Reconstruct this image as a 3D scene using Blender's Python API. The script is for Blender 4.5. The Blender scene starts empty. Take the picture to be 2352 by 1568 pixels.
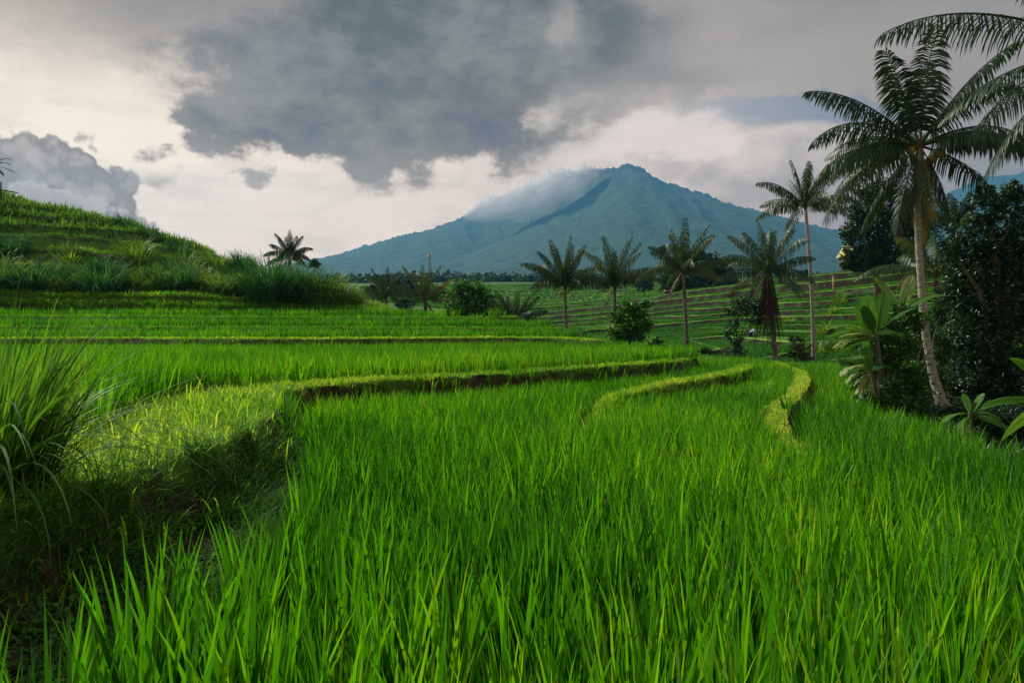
import bpy, math, random
import numpy as np
from mathutils import Vector, Matrix
rng = np.random.default_rng(7)
random.seed(7)
S = bpy.context.scene
COL = S.collection
R = math.radians
# ------------------------------------------------------------------ camera
F, CX, HY, EYE = 1568.0, 1176.0, 750.0, 1.5      # focal length, centre column and eye line measured on the 2352 px wide photograph
cam = bpy.data.cameras.new('camera'); co = bpy.data.objects.new('camera', cam); COL.objects.link(co)
cam.sensor_width = 36; cam.lens = 24; cam.clip_start = .05; cam.clip_end = 40000
co.location = (0, 0, EYE); co.rotation_euler = (R(90), 0, 0); cam.shift_y = -34 / 2352
S.camera = co
# ------------------------------------------------------------------ light, exposure
SUN_AZ, SUN_EL = -50, 40
sd = Vector((math.sin(R(SUN_AZ)) * math.cos(R(SUN_EL)), math.cos(R(SUN_AZ)) * math.cos(R(SUN_EL)), math.sin(R(SUN_EL))))
sl = bpy.data.lights.new('sun', 'SUN'); so = bpy.data.objects.new('sun', sl); COL.objects.link(so)
sl.energy = 5.0; sl.angle = R(2.5); sl.color = (1, .93, .8); so.rotation_euler = sd.to_track_quat('Z', 'Y').to_euler()
S.view_settings.view_transform = 'Standard'; S.view_settings.look = 'None'; S.view_settings.exposure = .25; S.view_settings.gamma = 1
S.cycles.max_bounces = 6; S.cycles.diffuse_bounces = 2; S.cycles.transmission_bounces = 4; S.cycles.transparent_max_bounces = 48
S.cycles.volume_bounces = 1; S.cycles.sample_clamp_indirect = 4; S.cycles.caustics_reflective = False; S.cycles.caustics_refractive = False
S.cycles.use_denoising = True; S.cycles.adaptive_threshold = .004
# ------------------------------------------------------------------ sky: Nishita with painted-by-noise cloud layers in azimuth / elevation
W = bpy.data.worlds.new('World'); S.world = W; W.use_nodes = True
nt = W.node_tree; nt.nodes.clear(); NN = nt.nodes.new; LK = nt.links.new
def sock(v, s):
    if isinstance(v, (int, float)): s.default_value = v
    elif isinstance(v, tuple): s.default_value = v if len(v) == 4 or s.type == 'VECTOR' else (*v, 1)
    else: LK(v, s)
def M(op, a, b=0.0, c=0.0, clamp=False):
    n = NN('ShaderNodeMath'); n.operation = op; n.use_clamp = clamp
    sock(a, n.inputs[0]); sock(b, n.inputs[1])
    if op in ('MULTIPLY_ADD', 'COMPARE', 'SMOOTH_MIN', 'SMOOTH_MAX'): sock(c, n.inputs[2])
    return n.outputs[0]
add = lambda a, b: M('ADD', a, b)
sub = lambda a, b: M('SUBTRACT', a, b)
mul = lambda a, b: M('MULTIPLY', a, b)
def ss(x, lo, hi):
    n = NN('ShaderNodeMapRange'); n.interpolation_type = 'SMOOTHSTEP'
    sock(x, n.inputs[0]); n.inputs[1].default_value = lo; n.inputs[2].default_value = hi
    return n.outputs[0]
def mix(f, a, b):
    n = NN('ShaderNodeMix'); n.data_type = 'RGBA'; sock(f, n.inputs[0]); sock(a, n.inputs[6]); sock(b, n.inputs[7]); return n.outputs[2]
def noise(vec, scale, det=6, rough=.55, dist=0.0):
    n = NN('ShaderNodeTexNoise'); n.inputs['Scale'].default_value = scale; n.inputs['Detail'].default_value = det
    n.inputs['Roughness'].default_value = rough; n.inputs['Distortion'].default_value = dist; LK(vec, n.inputs['Vector']); return n.outputs['Fac']
def comb(x, y, z=0.0):
    n = NN('ShaderNodeCombineXYZ'); sock(x, n.inputs[0]); sock(y, n.inputs[1]); sock(z, n.inputs[2]); return n.outputs[0]
tc = NN('ShaderNodeTexCoord'); sx = NN('ShaderNodeSeparateXYZ'); LK(tc.outputs['Generated'], sx.inputs[0])
dx, dy, dz = sx.outputs
AZ = M('ARCTAN2', dx, dy)
EL = M('ARCTAN2', dz, M('SQRT', add(mul(dx, dx), mul(dy, dy))))
def azel(px, py):
    a = math.atan((px - CX) / F); return a, math.atan((HY - py) / F * math.cos(a))
V0 = comb(AZ, EL)
n1 = noise(comb(mul(AZ, 1.0), mul(EL, 1.6), 3.1), 5.5, 8, .58)          # big shapes
n2 = noise(comb(mul(AZ, 1.0), mul(EL, 1.5), 9.7), 5.5, 8, .58)
n3 = noise(comb(AZ, mul(EL, 1.4), 5.3), 17, 8, .62)                      # ragged edges
n4 = noise(comb(AZ, mul(EL, 3.5), 1.3), 9, 7, .6)                        # streaks
WA = add(AZ, add(mul(sub(n1, .5), .20), mul(sub(n3, .5), .07)))
WE = add(EL, add(mul(sub(n2, .5), .14), mul(sub(n3, .5), .05)))
def blob(px, py, rx, ry, a=None, e=None, pw=1.0):
    a0, e0 = azel(px, py); a = a or WA; e = e or WE
    u = mul(sub(a, a0), F / rx); v = mul(sub(e, e0), F / ry)
    return mul(M('EXPONENT', mul(add(mul(u, u), mul(v, v)), -1.0)), pw)
def total(bl):
    o = bl[0]
    for b in bl[1:]: o = add(o, b)
    return o
nish = NN('ShaderNodeTexSky'); nish.sky_type = 'NISHITA'; nish.sun_disc = False
nish.sun_elevation = R(SUN_EL); nish.sun_rotation = R(SUN_AZ % 360); nish.dust_density = 2.0; nish.air_density = 1.3
SKY = .1
def L(r, g, b):                                   # photographed 0-255 colour -> radiance before the background strength
    f = lambda c: ((c / 255 + .055) / 1.055) ** 2.4 if c > 10 else c / 255 / 12.92
    k = 2 ** -S.view_settings.exposure / SKY; return (f(r) * k, f(g) * k, f(b) * k, 1)
c = mix(ss(AZ, -.1, .75), L(216, 208, 204), L(154, 158, 164))
c = mix(mul(blob(130, 330, 620, 330), 1.0), c, L(250, 241, 226))
c = mix(mul(blob(420, 480, 500, 200), .6), c, L(240, 231, 222))
c = mix(mul(blob(900, 560, 520, 140), .6), c, L(226, 219, 215))
c = mix(mul(ss(n4, .42, .72), .28), c, L(172, 168, 170))
c = mix(mul(ss(n3, .5, .75), .18), c, L(240, 232, 226))
c = mix(ss(add(EL, mul(sub(n1, .5), .16)), .30, .52), c, L(150, 147, 146))
c = mix(mul(blob(60, 20, 330, 110), .45), c, L(128, 124, 120))
c = mix(mul(blob(620, 30, 460, 110), .75), c, L(132, 133, 136))
c = mix(mul(blob(2250, 60, 560, 240), .7), c, L(136, 141, 146))
c = mix(mul(blob(1950, 140, 260, 70), .5), c, L(172, 168, 166))
# opening of blue sky on the right
gap = ss(add(total([blob(1840, 258, 260, 36, pw=.9), blob(1560, 292, 170, 22, pw=.7), blob(2200, 300, 200, 40, pw=.4)]), mul(sub(n3, .5), .5)), .32, .8)
blue = mix(.85, nish.outputs[0], L(100, 134, 164))
c = mix(mul(gap, .55), c, blue)
# bright bank of cloud behind the mountain
a1, e1 = azel(1800, 268)
topline = add(e1, add(mul(M('ABSOLUTE', sub(AZ, a1)), -.12), add(mul(sub(n1, .5), .05), mul(sub(n3, .5), .022))))
bank = mul(ss(sub(topline, EL), -.002, .012), mul(ss(AZ, .08, .26), ss(EL, .0, .1)))
bankc = mix(ss(add(n1, mul(sub(n3, .5), .45)), .38, .66), L(208, 202, 202), L(172, 172, 177))
bankc = mix(mul(ss(sub(topline, EL), .04, .2), .6), bankc, L(160, 162, 170))
bankc = mix(mul(ss(AZ, .34, .6), .7), bankc, L(128, 138, 148))
c = mix(bank, c, bankc)
# glow round the big cloud's lower edge and under it
c = mix(mul(blob(1330, 300, 260, 90), .7), c, L(214, 206, 202))
# big dark cloud
D = total([blob(700, 190, 250, 110), blob(1010, 210, 360, 170, pw=1.15), blob(1350, 130, 330, 150), blob(1000, 40, 300, 70, pw=.55), blob(1560, 210, 220, 60, pw=.6),
           blob(480, 265, 120, 40, pw=.75), blob(1180, 320, 300, 60, pw=.55), blob(640, 320, 190, 50, pw=.6), blob(1480, 60, 180, 60, pw=.4), blob(820, 130, 200, 60, pw=.5)])
Dn = add(D, add(mul(sub(n3, .5), 1.15), mul(sub(n1, .5), .7)))
dark = ss(M('DIVIDE', sub(Dn, .34), add(.5, mul(ss(AZ, -.05, .25), .9))), 0, 1)
dcol = mix(ss(add(add(mul(n2, .7), mul(n4, .3)), mul(sub(n3, .5), .55)), .34, .68), L(96, 111, 119), L(140, 147, 151))
dcol = mix(ss(Dn, 1.15, .4), dcol, L(152, 150, 152))
c = mix(mul(dark, .94), c, dcol)
c = mix(mul(blob(1420, 250, 190, 60), .45), c, L(196, 190, 188))
c = mix(mul(ss(add(blob(1300, 265, 230, 90, pw=.6), mul(sub(n3, .5), 1.1)), .42, .75), .55), c, L(222, 214, 208))
c = mix(mul(ss(add(total([blob(1500, 330, 170, 60, pw=.8), blob(1280, 360, 130, 50, pw=.6), blob(1620, 360, 120, 60, pw=.5)]), mul(sub(n3, .5), 1.0)), .35, .8), .7), c, L(226, 219, 215))
c = mix(mul(ss(add(total([blob(1290, 40, 80, 34, pw=.9), blob(1700, 60, 160, 50, pw=.6), blob(850, 100, 60, 20, pw=.5)]), mul(sub(n3, .5), 1.0)), .38, .85), .5), c, L(178, 172, 170))
# small clouds
sm = ss(add(total([blob(597, 424, 42, 22, pw=1.1), blob(370, 372, 75, 30, pw=.75), blob(1690, 300, 80, 22, pw=.0)]), mul(sub(n3, .5), .6)), .35, .95)
c = mix(mul(sm, .75), c, L(146, 148, 152))
# towering cumulus low on the left, rounded heads
vo = NN('ShaderNodeTexVoronoi'); vo.feature = 'SMOOTH_F1'; vo.inputs['Scale'].default_value = 26; vo.inputs['Smoothness'].default_value = .25; LK(comb(AZ, EL, add(mul(n3, .05), .4)), vo.inputs['Vector'])
vo2 = NN('ShaderNodeTexVoronoi'); vo2.feature = 'SMOOTH_F1'; vo2.inputs['Scale'].default_value = 55; vo2.inputs['Smoothness'].default_value = .3; LK(comb(AZ, EL, .9), vo2.inputs['Vector'])
vo3 = NN('ShaderNodeTexVoronoi'); vo3.feature = 'SMOOTH_F1'; vo3.inputs['Scale'].default_value = 120; vo3.inputs['Smoothness'].default_value = .35; LK(comb(AZ, EL, .2), vo3.inputs['Vector'])
lump = add(add(mul(vo.outputs['Distance'], -.85), mul(vo2.outputs['Distance'], -.5)), mul(vo3.outputs['Distance'], -.28))
NA, NE = add(AZ, mul(sub(n1, .5), .03)), add(EL, mul(sub(n1, .5), .03))
C = total([blob(20, 420, 90, 95, NA, NE), blob(100, 400, 80, 62, NA, NE), blob(165, 400, 55, 55, NA, NE), blob(215, 450, 80, 60, NA, NE), blob(90, 480, 190, 70, NA, NE), blob(262, 480, 35, 60, NA, NE, .7)])
Cn = add(C, mul(add(lump, .7), 1.25))
cum = ss(Cn, .46, .74)
ccol = mix(ss(Cn, .55, 1.15), L(142, 144, 150), L(168, 166, 168))
ccol = mix(mul(ss(lump, -.78, -.42), .6), ccol, L(188, 185, 184))
ccol = mix(ss(EL, .19, .12), ccol, L(170, 170, 172))
ccol = mix(mul(ss(add(lump, mul(sub(n3, .5), .3)), -.66, -.98), .6), ccol, L(126, 131, 137))
c = mix(mul(cum, .95), c, ccol)
C2 = add(total([blob(60, 440, 110, 30, NA, NE), blob(190, 485, 110, 26, NA, NE)]), mul(add(lump, .6), .9))
c = mix(mul(ss(C2, .5, .75), .8), c, mix(ss(C2, .5, 1.2), L(205, 200, 196), L(176, 174, 176)))
# unseen sky above and behind: plain grey overcast over the Nishita sky
c = mix(ss(EL, .5, .75), c, mix(.75, nish.outputs[0], L(168, 170, 174)))
# the sky stands behind the humid air: its radiance before that air dims and tints it
HAZE_D, HAZE_TOP, HAZE_FAR, HAZE_K = .00014, 1150.0, 5300.0, (0.0798, 0.2732, 0.4494)     # K: light the air itself scatters towards the eye
Tn = M('EXPONENT', mul(M('MINIMUM', M('DIVIDE', HAZE_TOP, M('MAXIMUM', M('SINE', EL), .01)), HAZE_FAR), -HAZE_D))
def vmath(op, a_, b_):
    n = NN('ShaderNodeVectorMath'); n.operation = op
    for s_, v in ((n.inputs[0], a_), (n.inputs[1], b_)):
        if isinstance(v, tuple): s_.default_value = v
        else: LK(v, s_)
    return n.outputs[0]
inv = sub(1.0, Tn); iv = comb(inv, inv, inv); tv = comb(Tn, Tn, Tn)
c = vmath('SUBTRACT', c, vmath('MULTIPLY', iv, tuple(j / SKY for j in HAZE_K)))
c = vmath('DIVIDE', vmath('MAXIMUM', c, (.15, .15, .15)), tv)
bg = NN('ShaderNodeBackground'); LK(c, bg.inputs[0]); bg.inputs[1].default_value = SKY
wo = NN('ShaderNodeOutputWorld'); LK(bg.outputs[0], wo.inputs[0])

# ------------------------------------------------------------------ helpers
def at(px, py, Y): return np.array(((px - CX) / F * Y, Y, EYE + (HY - py) / F * Y))
def _h(ix, iy, s):
    n = (ix * 374761393 + iy * 668265263 + s * 2147483647) & 0xffffffff
    n = ((n ^ (n >> 13)) * 1274126177) & 0xffffffff
    return ((n ^ (n >> 16)) & 0xffff) / 65535.0
def vnoise(x, y, s=0):
    x = np.asarray(x, float); y = np.asarray(y, float)
    ix = np.floor(x).astype(np.int64); iy = np.floor(y).astype(np.int64); fx = x - ix; fy = y - iy
    fx = fx * fx * (3 - 2 * fx); fy = fy * fy * (3 - 2 * fy)
    a, b, c_, d = _h(ix, iy, s), _h(ix + 1, iy, s), _h(ix, iy + 1, s), _h(ix + 1, iy + 1, s)
    return (a + (b - a) * fx) * (1 - fy) + (c_ + (d - c_) * fx) * fy
def fbm(x, y, o=4, s=0):
    v = 0; a = .5
    for i in range(o): v = v + a * vnoise(x * 2 ** i, y * 2 ** i, s + i * 17); a *= .5
    return v / (1 - .5 ** o)
def sstep(x, a, b):
    t = np.clip((x - a) / (b - a), 0, 1); return t * t * (3 - 2 * t)
def inpoly(x, y, P):
    r = np.zeros(np.shape(x), bool); n = len(P)
    for i in range(n):
        x0, y0 = P[i][:2]; x1, y1 = P[(i + 1) % n][:2]
        cnd = ((y0 > y) != (y1 > y))
        if y1 != y0: r ^= cnd & (x < (x1 - x0) * (y - y0) / (y1 - y0) + x0)
    return r
def polyd(x, y, P):
    """distance to a polyline and its interpolated extra values (half width, top)"""
    bd = np.full(np.shape(x), 1e9); bw = np.zeros(np.shape(x)); bt = np.zeros(np.shape(x))
    for (x0, y0, w0, t0), (x1, y1, w1, t1) in zip(P[:-1], P[1:]):
        ex, ey = x1 - x0, y1 - y0
        t = np.clip(((x - x0) * ex + (y - y0) * ey) / (ex * ex + ey * ey), 0, 1)
        d = np.hypot(x - x0 - t * ex, y - y0 - t * ey); m = d < bd
        bd = np.where(m, d, bd); bw = np.where(m, w0 + t * (w1 - w0), bw); bt = np.where(m, t0 + t * (t1 - t0), bt)
    return bd, bw, bt
def mk(name, V, loops, counts, mat, parent=None, attrs=None, smooth=True, loc=None):
    me = bpy.data.meshes.new(name); V = np.asarray(V, np.float32).reshape(-1, 3); loops = np.asarray(loops, np.int32); counts = np.asarray(counts, np.int32)
    me.vertices.add(len(V)); me.vertices.foreach_set('co', V.ravel())
    me.loops.add(len(loops)); me.loops.foreach_set('vertex_index', loops)
    me.polygons.add(len(counts)); st = np.zeros(len(counts), np.int32); st[1:] = np.cumsum(counts)[:-1]
    me.polygons.foreach_set('loop_start', st); me.polygons.foreach_set('loop_total', counts)
    if smooth: me.polygons.foreach_set('use_smooth', np.ones(len(counts), bool))
    for k, v in (attrs or {}).items():
        a = me.attributes.new(k, 'FLOAT', 'POINT'); a.data.foreach_set('value', np.asarray(v, np.float32))
    me.update(calc_edges=True); me.validate()
    if mat: me.materials.append(mat)
    o = bpy.data.objects.new(name, me); COL.objects.link(o)
    if parent: o.parent = parent
    if loc is not None: o.location = loc
    return o
def tag(o, label=None, cat=None, group=None, kind=None):
    for k, v in (('label', label), ('category', cat), ('group', group), ('kind', kind)):
        if v: o[k] = v
    return o
def thing(name, label, cat, loc=(0, 0, 0), group=None):
    o = bpy.data.objects.new(name, None); COL.objects.link(o); o.location = loc; o.empty_display_size = .2
    return tag(o, label, cat, group)
class MB:
    """collects pieces of one mesh"""
    def __init__(s): s.V = []; s.L = []; s.C = []; s.T = []; s.n = 0
    def put(s, V, F_, tint=.5):
        V = np.asarray(V, float).reshape(-1, 3); s.V.append(V)
        if isinstance(F_, np.ndarray):
            s.L.append((F_ + s.n).ravel()); s.C.append(np.full(len(F_), F_.shape[1]))
        else:
            s.L.append(np.array([i + s.n for f in F_ for i in f])); s.C.append(np.array([len(f) for f in F_]))
        s.T.append(np.broadcast_to(np.asarray(tint, float), (len(V),)) if np.ndim(tint) == 0 else np.asarray(tint)); s.n += len(V)
    def tube(s, P, rad, n=8, cap=True, tint=.5):
        P = np.asarray(P, float); rad = np.broadcast_to(np.asarray(rad, float), (len(P),))
        T = np.gradient(P, axis=0); T /= np.linalg.norm(T, axis=1)[:, None] + 1e-12
        ref = np.array((1., .13, .05)) if abs(T[0][0]) < .8 else np.array((.1, 1., 0.))
        A = np.cross(T, ref); A /= np.linalg.norm(A, axis=1)[:, None]; B = np.cross(T, A)
        th = np.linspace(0, 2 * np.pi, n, endpoint=False)
        V = P[:, None] + rad[:, None, None] * (A[:, None] * np.cos(th)[None, :, None] + B[:, None] * np.sin(th)[None, :, None])
        i, j = np.meshgrid(np.arange(len(P) - 1), np.arange(n), indexing='ij'); k = (j + 1) % n
        F_ = np.stack([i * n + j, i * n + k, (i + 1) * n + k, (i + 1) * n + j], -1).reshape(-1, 4)
        s.put(V, F_, tint)
        if cap:
            base = s.n - len(P) * n
            s.L += [np.arange(n)[::-1] + base, np.arange(n) + base + (len(P) - 1) * n]; s.C += [np.array([n]), np.array([n])]
    def box(s, c, d, rz=0, tint=.5):
        c = np.asarray(c, float); h = np.asarray(d, float) / 2
        q = np.array([(x, y, z) for z in (-1, 1) for y in (-1, 1) for x in (-1, 1)], float) * h
        cs, sn = math.cos(rz), math.sin(rz); q = np.stack([q[:, 0] * cs - q[:, 1] * sn, q[:, 0] * sn + q[:, 1] * cs, q[:, 2]], 1) + c
        s.put(q, [(0, 2, 3, 1), (4, 5, 7, 6), (0, 1, 5, 4), (2, 6, 7, 3), (0, 4, 6, 2), (1, 3, 7, 5)], tint)
    def ball(s, c, r, n=8, m=6, tint=.5, sc=(1, 1, 1)):
        th = np.linspace(0, 2 * np.pi, n, endpoint=False); ph = np.linspace(0, np.pi, m + 1)[1:-1]
        V = [(0, 0, 1)] + [(math.sin(p) * math.cos(t), math.sin(p) * math.sin(t), math.cos(p)) for p in ph for t in th] + [(0, 0, -1)]
        F_ = [(0, 1 + j, 1 + (j + 1) % n) for j in range(n)]
        for i in range(m - 2): F_ += [(1 + i * n + j, 1 + (i + 1) * n + j, 1 + (i + 1) * n + (j + 1) % n, 1 + i * n + (j + 1) % n) for j in range(n)]
        l = 1 + (m - 2) * n; F_ += [(l + j, l + n, l + (j + 1) % n) for j in range(n)]
        s.put(np.array(V) * r * np.array(sc) + np.asarray(c), F_, tint)
    def build(s, name, mat, parent=None, loc=None, smooth=True):
        return mk(name, np.concatenate(s.V), np.concatenate(s.L), np.concatenate(s.C), mat, parent, {'tint': np.concatenate(s.T)}, smooth, loc)
# ------------------------------------------------------------------ materials
def newmat(name):
    m = bpy.data.materials.new(name); m.use_nodes = True; m.node_tree.nodes.clear(); return m, m.node_tree.nodes.new, m.node_tree.links.new
def ramp(nn, stops):
    r = nn('ShaderNodeValToRGB'); e = r.color_ramp.elements
    while len(e) < len(stops): e.new(.5)
    for el, (p, c_) in zip(e, stops): el.position = p; el.color = (*c_, 1)
    return r
def leafmat(name, stops, trans=.5, tcol=(1.15, 1.1, .6), gloss=.06, rough=.4):
    gloss, rough = gloss * .38, max(rough, .42)
    m, nn, lk = newmat(name)
    a = nn('ShaderNodeAttribute'); a.attribute_name = 'tint'; r = ramp(nn, stops); lk(a.outputs['Fac'], r.inputs[0])
    d = nn('ShaderNodeBsdfDiffuse'); t = nn('ShaderNodeBsdfTranslucent'); g = nn('ShaderNodeBsdfGlossy'); g.inputs['Roughness'].default_value = rough; g.inputs['Color'].default_value = (.9, .95, .9, 1)
    lk(r.outputs[0], d.inputs[0])
    mu = nn('ShaderNodeMix'); mu.data_type = 'RGBA'; mu.blend_type = 'MULTIPLY'; mu.inputs[0].default_value = 1; lk(r.outputs[0], mu.inputs[6]); mu.inputs[7].default_value = (*tcol, 1); lk(mu.outputs[2], t.inputs[0])
    x = nn('ShaderNodeMixShader'); x.inputs[0].default_value = trans; lk(d.outputs[0], x.inputs[1]); lk(t.outputs[0], x.inputs[2])
    y = nn('ShaderNodeMixShader'); y.inputs[0].default_value = gloss; lk(x.outputs[0], y.inputs[1]); lk(g.outputs[0], y.inputs[2])
    o = nn('ShaderNodeOutputMaterial'); lk(y.outputs[0], o.inputs[0]); return m
def noisemat(name, stops, scale=4, rough=.85, bump=.4, stretch=(1, 1, 1), det=6, spec=.2, tintmix=None, bdist=.02):
    m, nn, lk = newmat(name); t = nn('ShaderNodeTexCoord'); mp = nn('ShaderNodeMapping'); mp.inputs['Scale'].default_value = stretch; lk(t.outputs['Object'], mp.inputs[0])
    n = nn('ShaderNodeTexNoise'); n.inputs['Scale'].default_value = scale; n.inputs['Detail'].default_value = det; n.inputs['Roughness'].default_value = .6; lk(mp.outputs[0], n.inputs['Vector'])
    r = ramp(nn, stops); lk(n.outputs['Fac'], r.inputs[0]); p = nn('ShaderNodeBsdfPrincipled'); p.inputs['Roughness'].default_value = rough; p.inputs['Specular IOR Level'].default_value = spec
    lk(r.outputs[0], p.inputs['Base Color'])
    if bump:
        b = nn('ShaderNodeBump'); b.inputs['Strength'].default_value = bump; b.inputs['Distance'].default_value = bdist; lk(n.outputs['Fac'], b.inputs['Height']); lk(b.outputs[0], p.inputs['Normal'])
    o = nn('ShaderNodeOutputMaterial'); lk(p.outputs[0], o.inputs[0]); return m
# ================================================================== THE LAND
# ridges between the paddies: (x, y, half width, top)
PATH = [(-2.9, -4, .57, .60), (-2.9, 3.5, .58, .60), (-2.95, 5.2, .62, .58), (-3.1, 6.5, .66, .56), (-3.65, 8.4, .72, .55), (-4.1, 10.1, .62, .55), (-3.5, 11.3, .34, .55),
        (-2.6, 12.2, .24, .55), (-.6, 13.9, .20, .54), (1.6, 15.9, .18, .55), (3.7, 18.2, .17, .55), (5.2, 20.2, .16, .53)]
BUND2 = [(6.3, 18.4, .14, .43), (5.5, 16.6, .15, .43), (4.6, 15.2, .15, .43), (3.0, 13.2, .14, .40), (1.7, 11.6, .12, .32), (1.2, 10.2, .07, .12), (1.0, 9.2, .05, -.04)]
BUND3 = [(9.6, 25, .13, .2), (8.4, 20, .15, .2), (7.25, 17, .16, .2), (5.6, 13.5, .16, .18), (4.35, 11.3, .16, .17), (3.7, 9.6, .14, .15), (3.2, 7.9, .12, .10), (2.95, 6.7, .08, .03)]
BUND4 = [(-34, 25.2, .4, 1.08), (-20, 25.6, .4, 1.07), (-11.4, 26, .36, 1.06), (-5.7, 26.2, .34, 1.05), (-5.5, 27.1, .34, 1.05), (-1, 28.2, .32, 1.05), (1.9, 28.8, .3, 1.04), (3.4, 27, .26, .98)]
BUND5 = [(-36, 30.6, .3, 1.55), (-10, 31.2, .3, 1.46), (-2, 32, .3, 1.45), (.9, 33, .28, 1.4), (2.2, 31, .25, 1.2)]
BUND6 = [(-38, 36.2, .3, 2.12), (-10, 37, .3, 2.0), (-4, 38, .3, 2.0), (-1, 38.4, .3, 1.95), (.4, 36, .25, 1.6)]
BUND7 = [(-42, 39.2, .5, 3.0), (-30, 40.3, .5, 2.9), (-22, 41.5, .5, 2.85), (-16.6, 43, .9, 2.75), (-13, 43.6, .9, 2.7), (-9.2, 43.8, .7, 2.6), (-8.2, 42, .4, 2.3)]
def wavy(P, amp, ph):
    """a ridge line with the sway of a hand-dug one"""
    P = np.array(P); c_ = np.concatenate([[0], np.cumsum(np.hypot(*np.diff(P[:, :2], axis=0).T))]); s_ = np.linspace(0, c_[-1], 34); Q = np.stack([np.interp(s_, c_, P[:, k]) for k in range(4)], 1)
    Q[1:-1, 1] += (amp * (np.sin(s_ * .42 + ph) + .5 * np.sin(s_ * .97 + 2 * ph)))[1:-1]; return [tuple(q) for q in Q]
BUND4 = wavy(BUND4, .28, .5); BUND5 = wavy(BUND5, .55, 1.9); BUND6 = wavy(BUND6, .6, 3.4)
BUNDS = [(PATH, 1.0), (BUND2, 3.2), (BUND3, 3.0), (BUND4, 4.0), (BUND5, 3), (BUND6, 3), (BUND7, 2)]
xy = lambda P: [(p[0], p[1]) for p in P]
Z_A = [(-4, -5), (9, -5), (5.2, 5), (5.6, 7.3), (6.3, 10), (6.4, 12), (7.8, 15.7), (9.5, 19.5), (11.3, 23), (13, 27.3), (9, 27.6), (7, 26), (6.1, 22), (5.2, 20.2), (-4.2, 10.2), (-3.2, 6)]
Z_A4 = xy(BUND3) + [(3.6, 6.4), (5.3, 6.4), (5.6, 7.3), (6.3, 10), (6.4, 12), (7.8, 15.7), (9.5, 19.5), (11.3, 23), (13, 27.3), (9.8, 27.6)]
Z_A2 = [(5.2, 20.2), (3.7, 18.2), (1.6, 15.9), (-.6, 13.9), (-2.6, 12.2), (-3.5, 11.3), (-4.0, 10), (-3.0, 8), (-1.5, 8.6), (1.0, 9.2), (1.7, 11.6), (3, 13.2), (4.6, 15.2), (6.3, 18.4), (6.2, 22)]
Z_L1 = xy(PATH) + [(6.0, 22), (4.4, 26)] + xy(BUND4)[::-1] + [(-40, 25), (-40, -4)]
Z_L2 = xy(BUND4) + xy(BUND5)[::-1] + [(-50, 30), (-50, 25)]
Z_L3 = xy(BUND5) + xy(BUND6)[::-1] + [(-50, 36), (-50, 30)]
Z_L4 = xy(BUND6) + xy(BUND7)[::-1] + [(-50, 39), (-50, 36)]
ZONES = [(Z_A, -.04, 1), (Z_A4, -.2, 2), (Z_A2, .02, 3), (Z_L1, .5, 4), (Z_L2, .95, 5), (Z_L3, 1.42, 6), (Z_L4, 2.0, 7)]
_c = [(-10, 0, .5), (-10, 15, .5), (-14, 25, .7), (0, 0, 0), (0, 12, .1), (4, 20, .1), (8.5, 12, -.85), (7.5, 8, -.7), (12, 0, -.9), (13, 14, -1.0), (11, 26, -.35), (14.5, 22, -1.0), (22, 20, -1.2), (22, 5, -.9), (0, -30, 0), (40, 0, -1), (-40, 0, 1.0)]
_c += [tuple(at(*p)) for p in [(1300, 792, 46), (1480, 810, 43), (1578, 817, 44), (1700, 834, 41), (1778, 837, 40), (1868, 840, 42), (1960, 838, 38), (2100, 860, 35),
    (1716, 789, 60), (1400, 772, 60), (1250, 766, 62), (1850, 772, 56), (1600, 765, 70), (1500, 735, 98), (1750, 735, 75), (1950, 715, 58), (2050, 700, 52), (2300, 710, 50),
    (1658, 699, 92), (1937, 669, 72), (1400, 762, 74), (2150, 650, 70), (1300, 737, 118), (1400, 711, 125), (1490, 688, 128), (1590, 664, 128), (1700, 645, 124), (1850, 630, 110), (1950, 622, 100), (2100, 612, 95), (2352, 605, 90),
    (1150, 757, 90), (1200, 722, 150), (1100, 690, 190), (1350, 692, 200), (1200, 662, 270), (1450, 660, 260), (1000, 700, 160), (850, 712, 110), (1280, 752, 100), (1700, 652, 175), (1950, 640, 150),
    (1200, 650, 420), (700, 650, 300), (300, 650, 300), (2000, 622, 400), (2352, 610, 400), (100, 650, 300), (2800, 600, 250), (-300, 640, 250)]]
_c += [tuple(at(*p)) for p in [(0, 453, 62), (150, 482, 61), (270, 518, 60), (350, 552, 58), (430, 588, 57), (560, 622, 54), (640, 648, 52), (720, 682, 48), (830, 706, 46),
    (0, 668, 40), (400, 676, 41), (600, 700, 44), (0, 560, 50), (250, 600, 49), (430, 635, 48), (-300, 380, 64), (-300, 660, 38), (-300, 520, 50)]]
_c += [(-42, 85, 11), (-22, 85, 5.0), (-60, 85, 14), (-6, 58, 2.2), (-6, 80, 3), (-12, 62, 3.0), (-70, 120, 13), (-90, 60, 18)]
_c = np.array(_c); _n = len(_c)
_A = np.zeros((_n + 3, _n + 3)); _A[:_n, :_n] = np.linalg.norm(_c[:, None, :2] - _c[None, :, :2], axis=2); _A[:_n, _n] = 1; _A[:_n, _n + 1:] = _c[:, :2]; _A[_n, :_n] = 1; _A[_n + 1:, :_n] = _c[:, :2].T
_A[:_n, :_n] += -np.eye(_n) * .35
_w = np.linalg.solve(_A, np.concatenate([_c[:, 2], [0, 0, 0]]))
def rbf(x, y):
    o = _w[_n] + _w[_n + 1] * x + _w[_n + 2] * y
    for i in range(_n): o = o + _w[i] * np.hypot(x - _c[i, 0], y - _c[i, 1])
    return o
_q = np.random.default_rng(5); ZL = np.concatenate([[-4.5], -4.5 + np.cumsum(_q.uniform(.38, .72, 11))]); ZL = np.concatenate([ZL, ZL[-1] + np.cumsum(_q.uniform(.6, 1.5, 26))])
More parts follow.
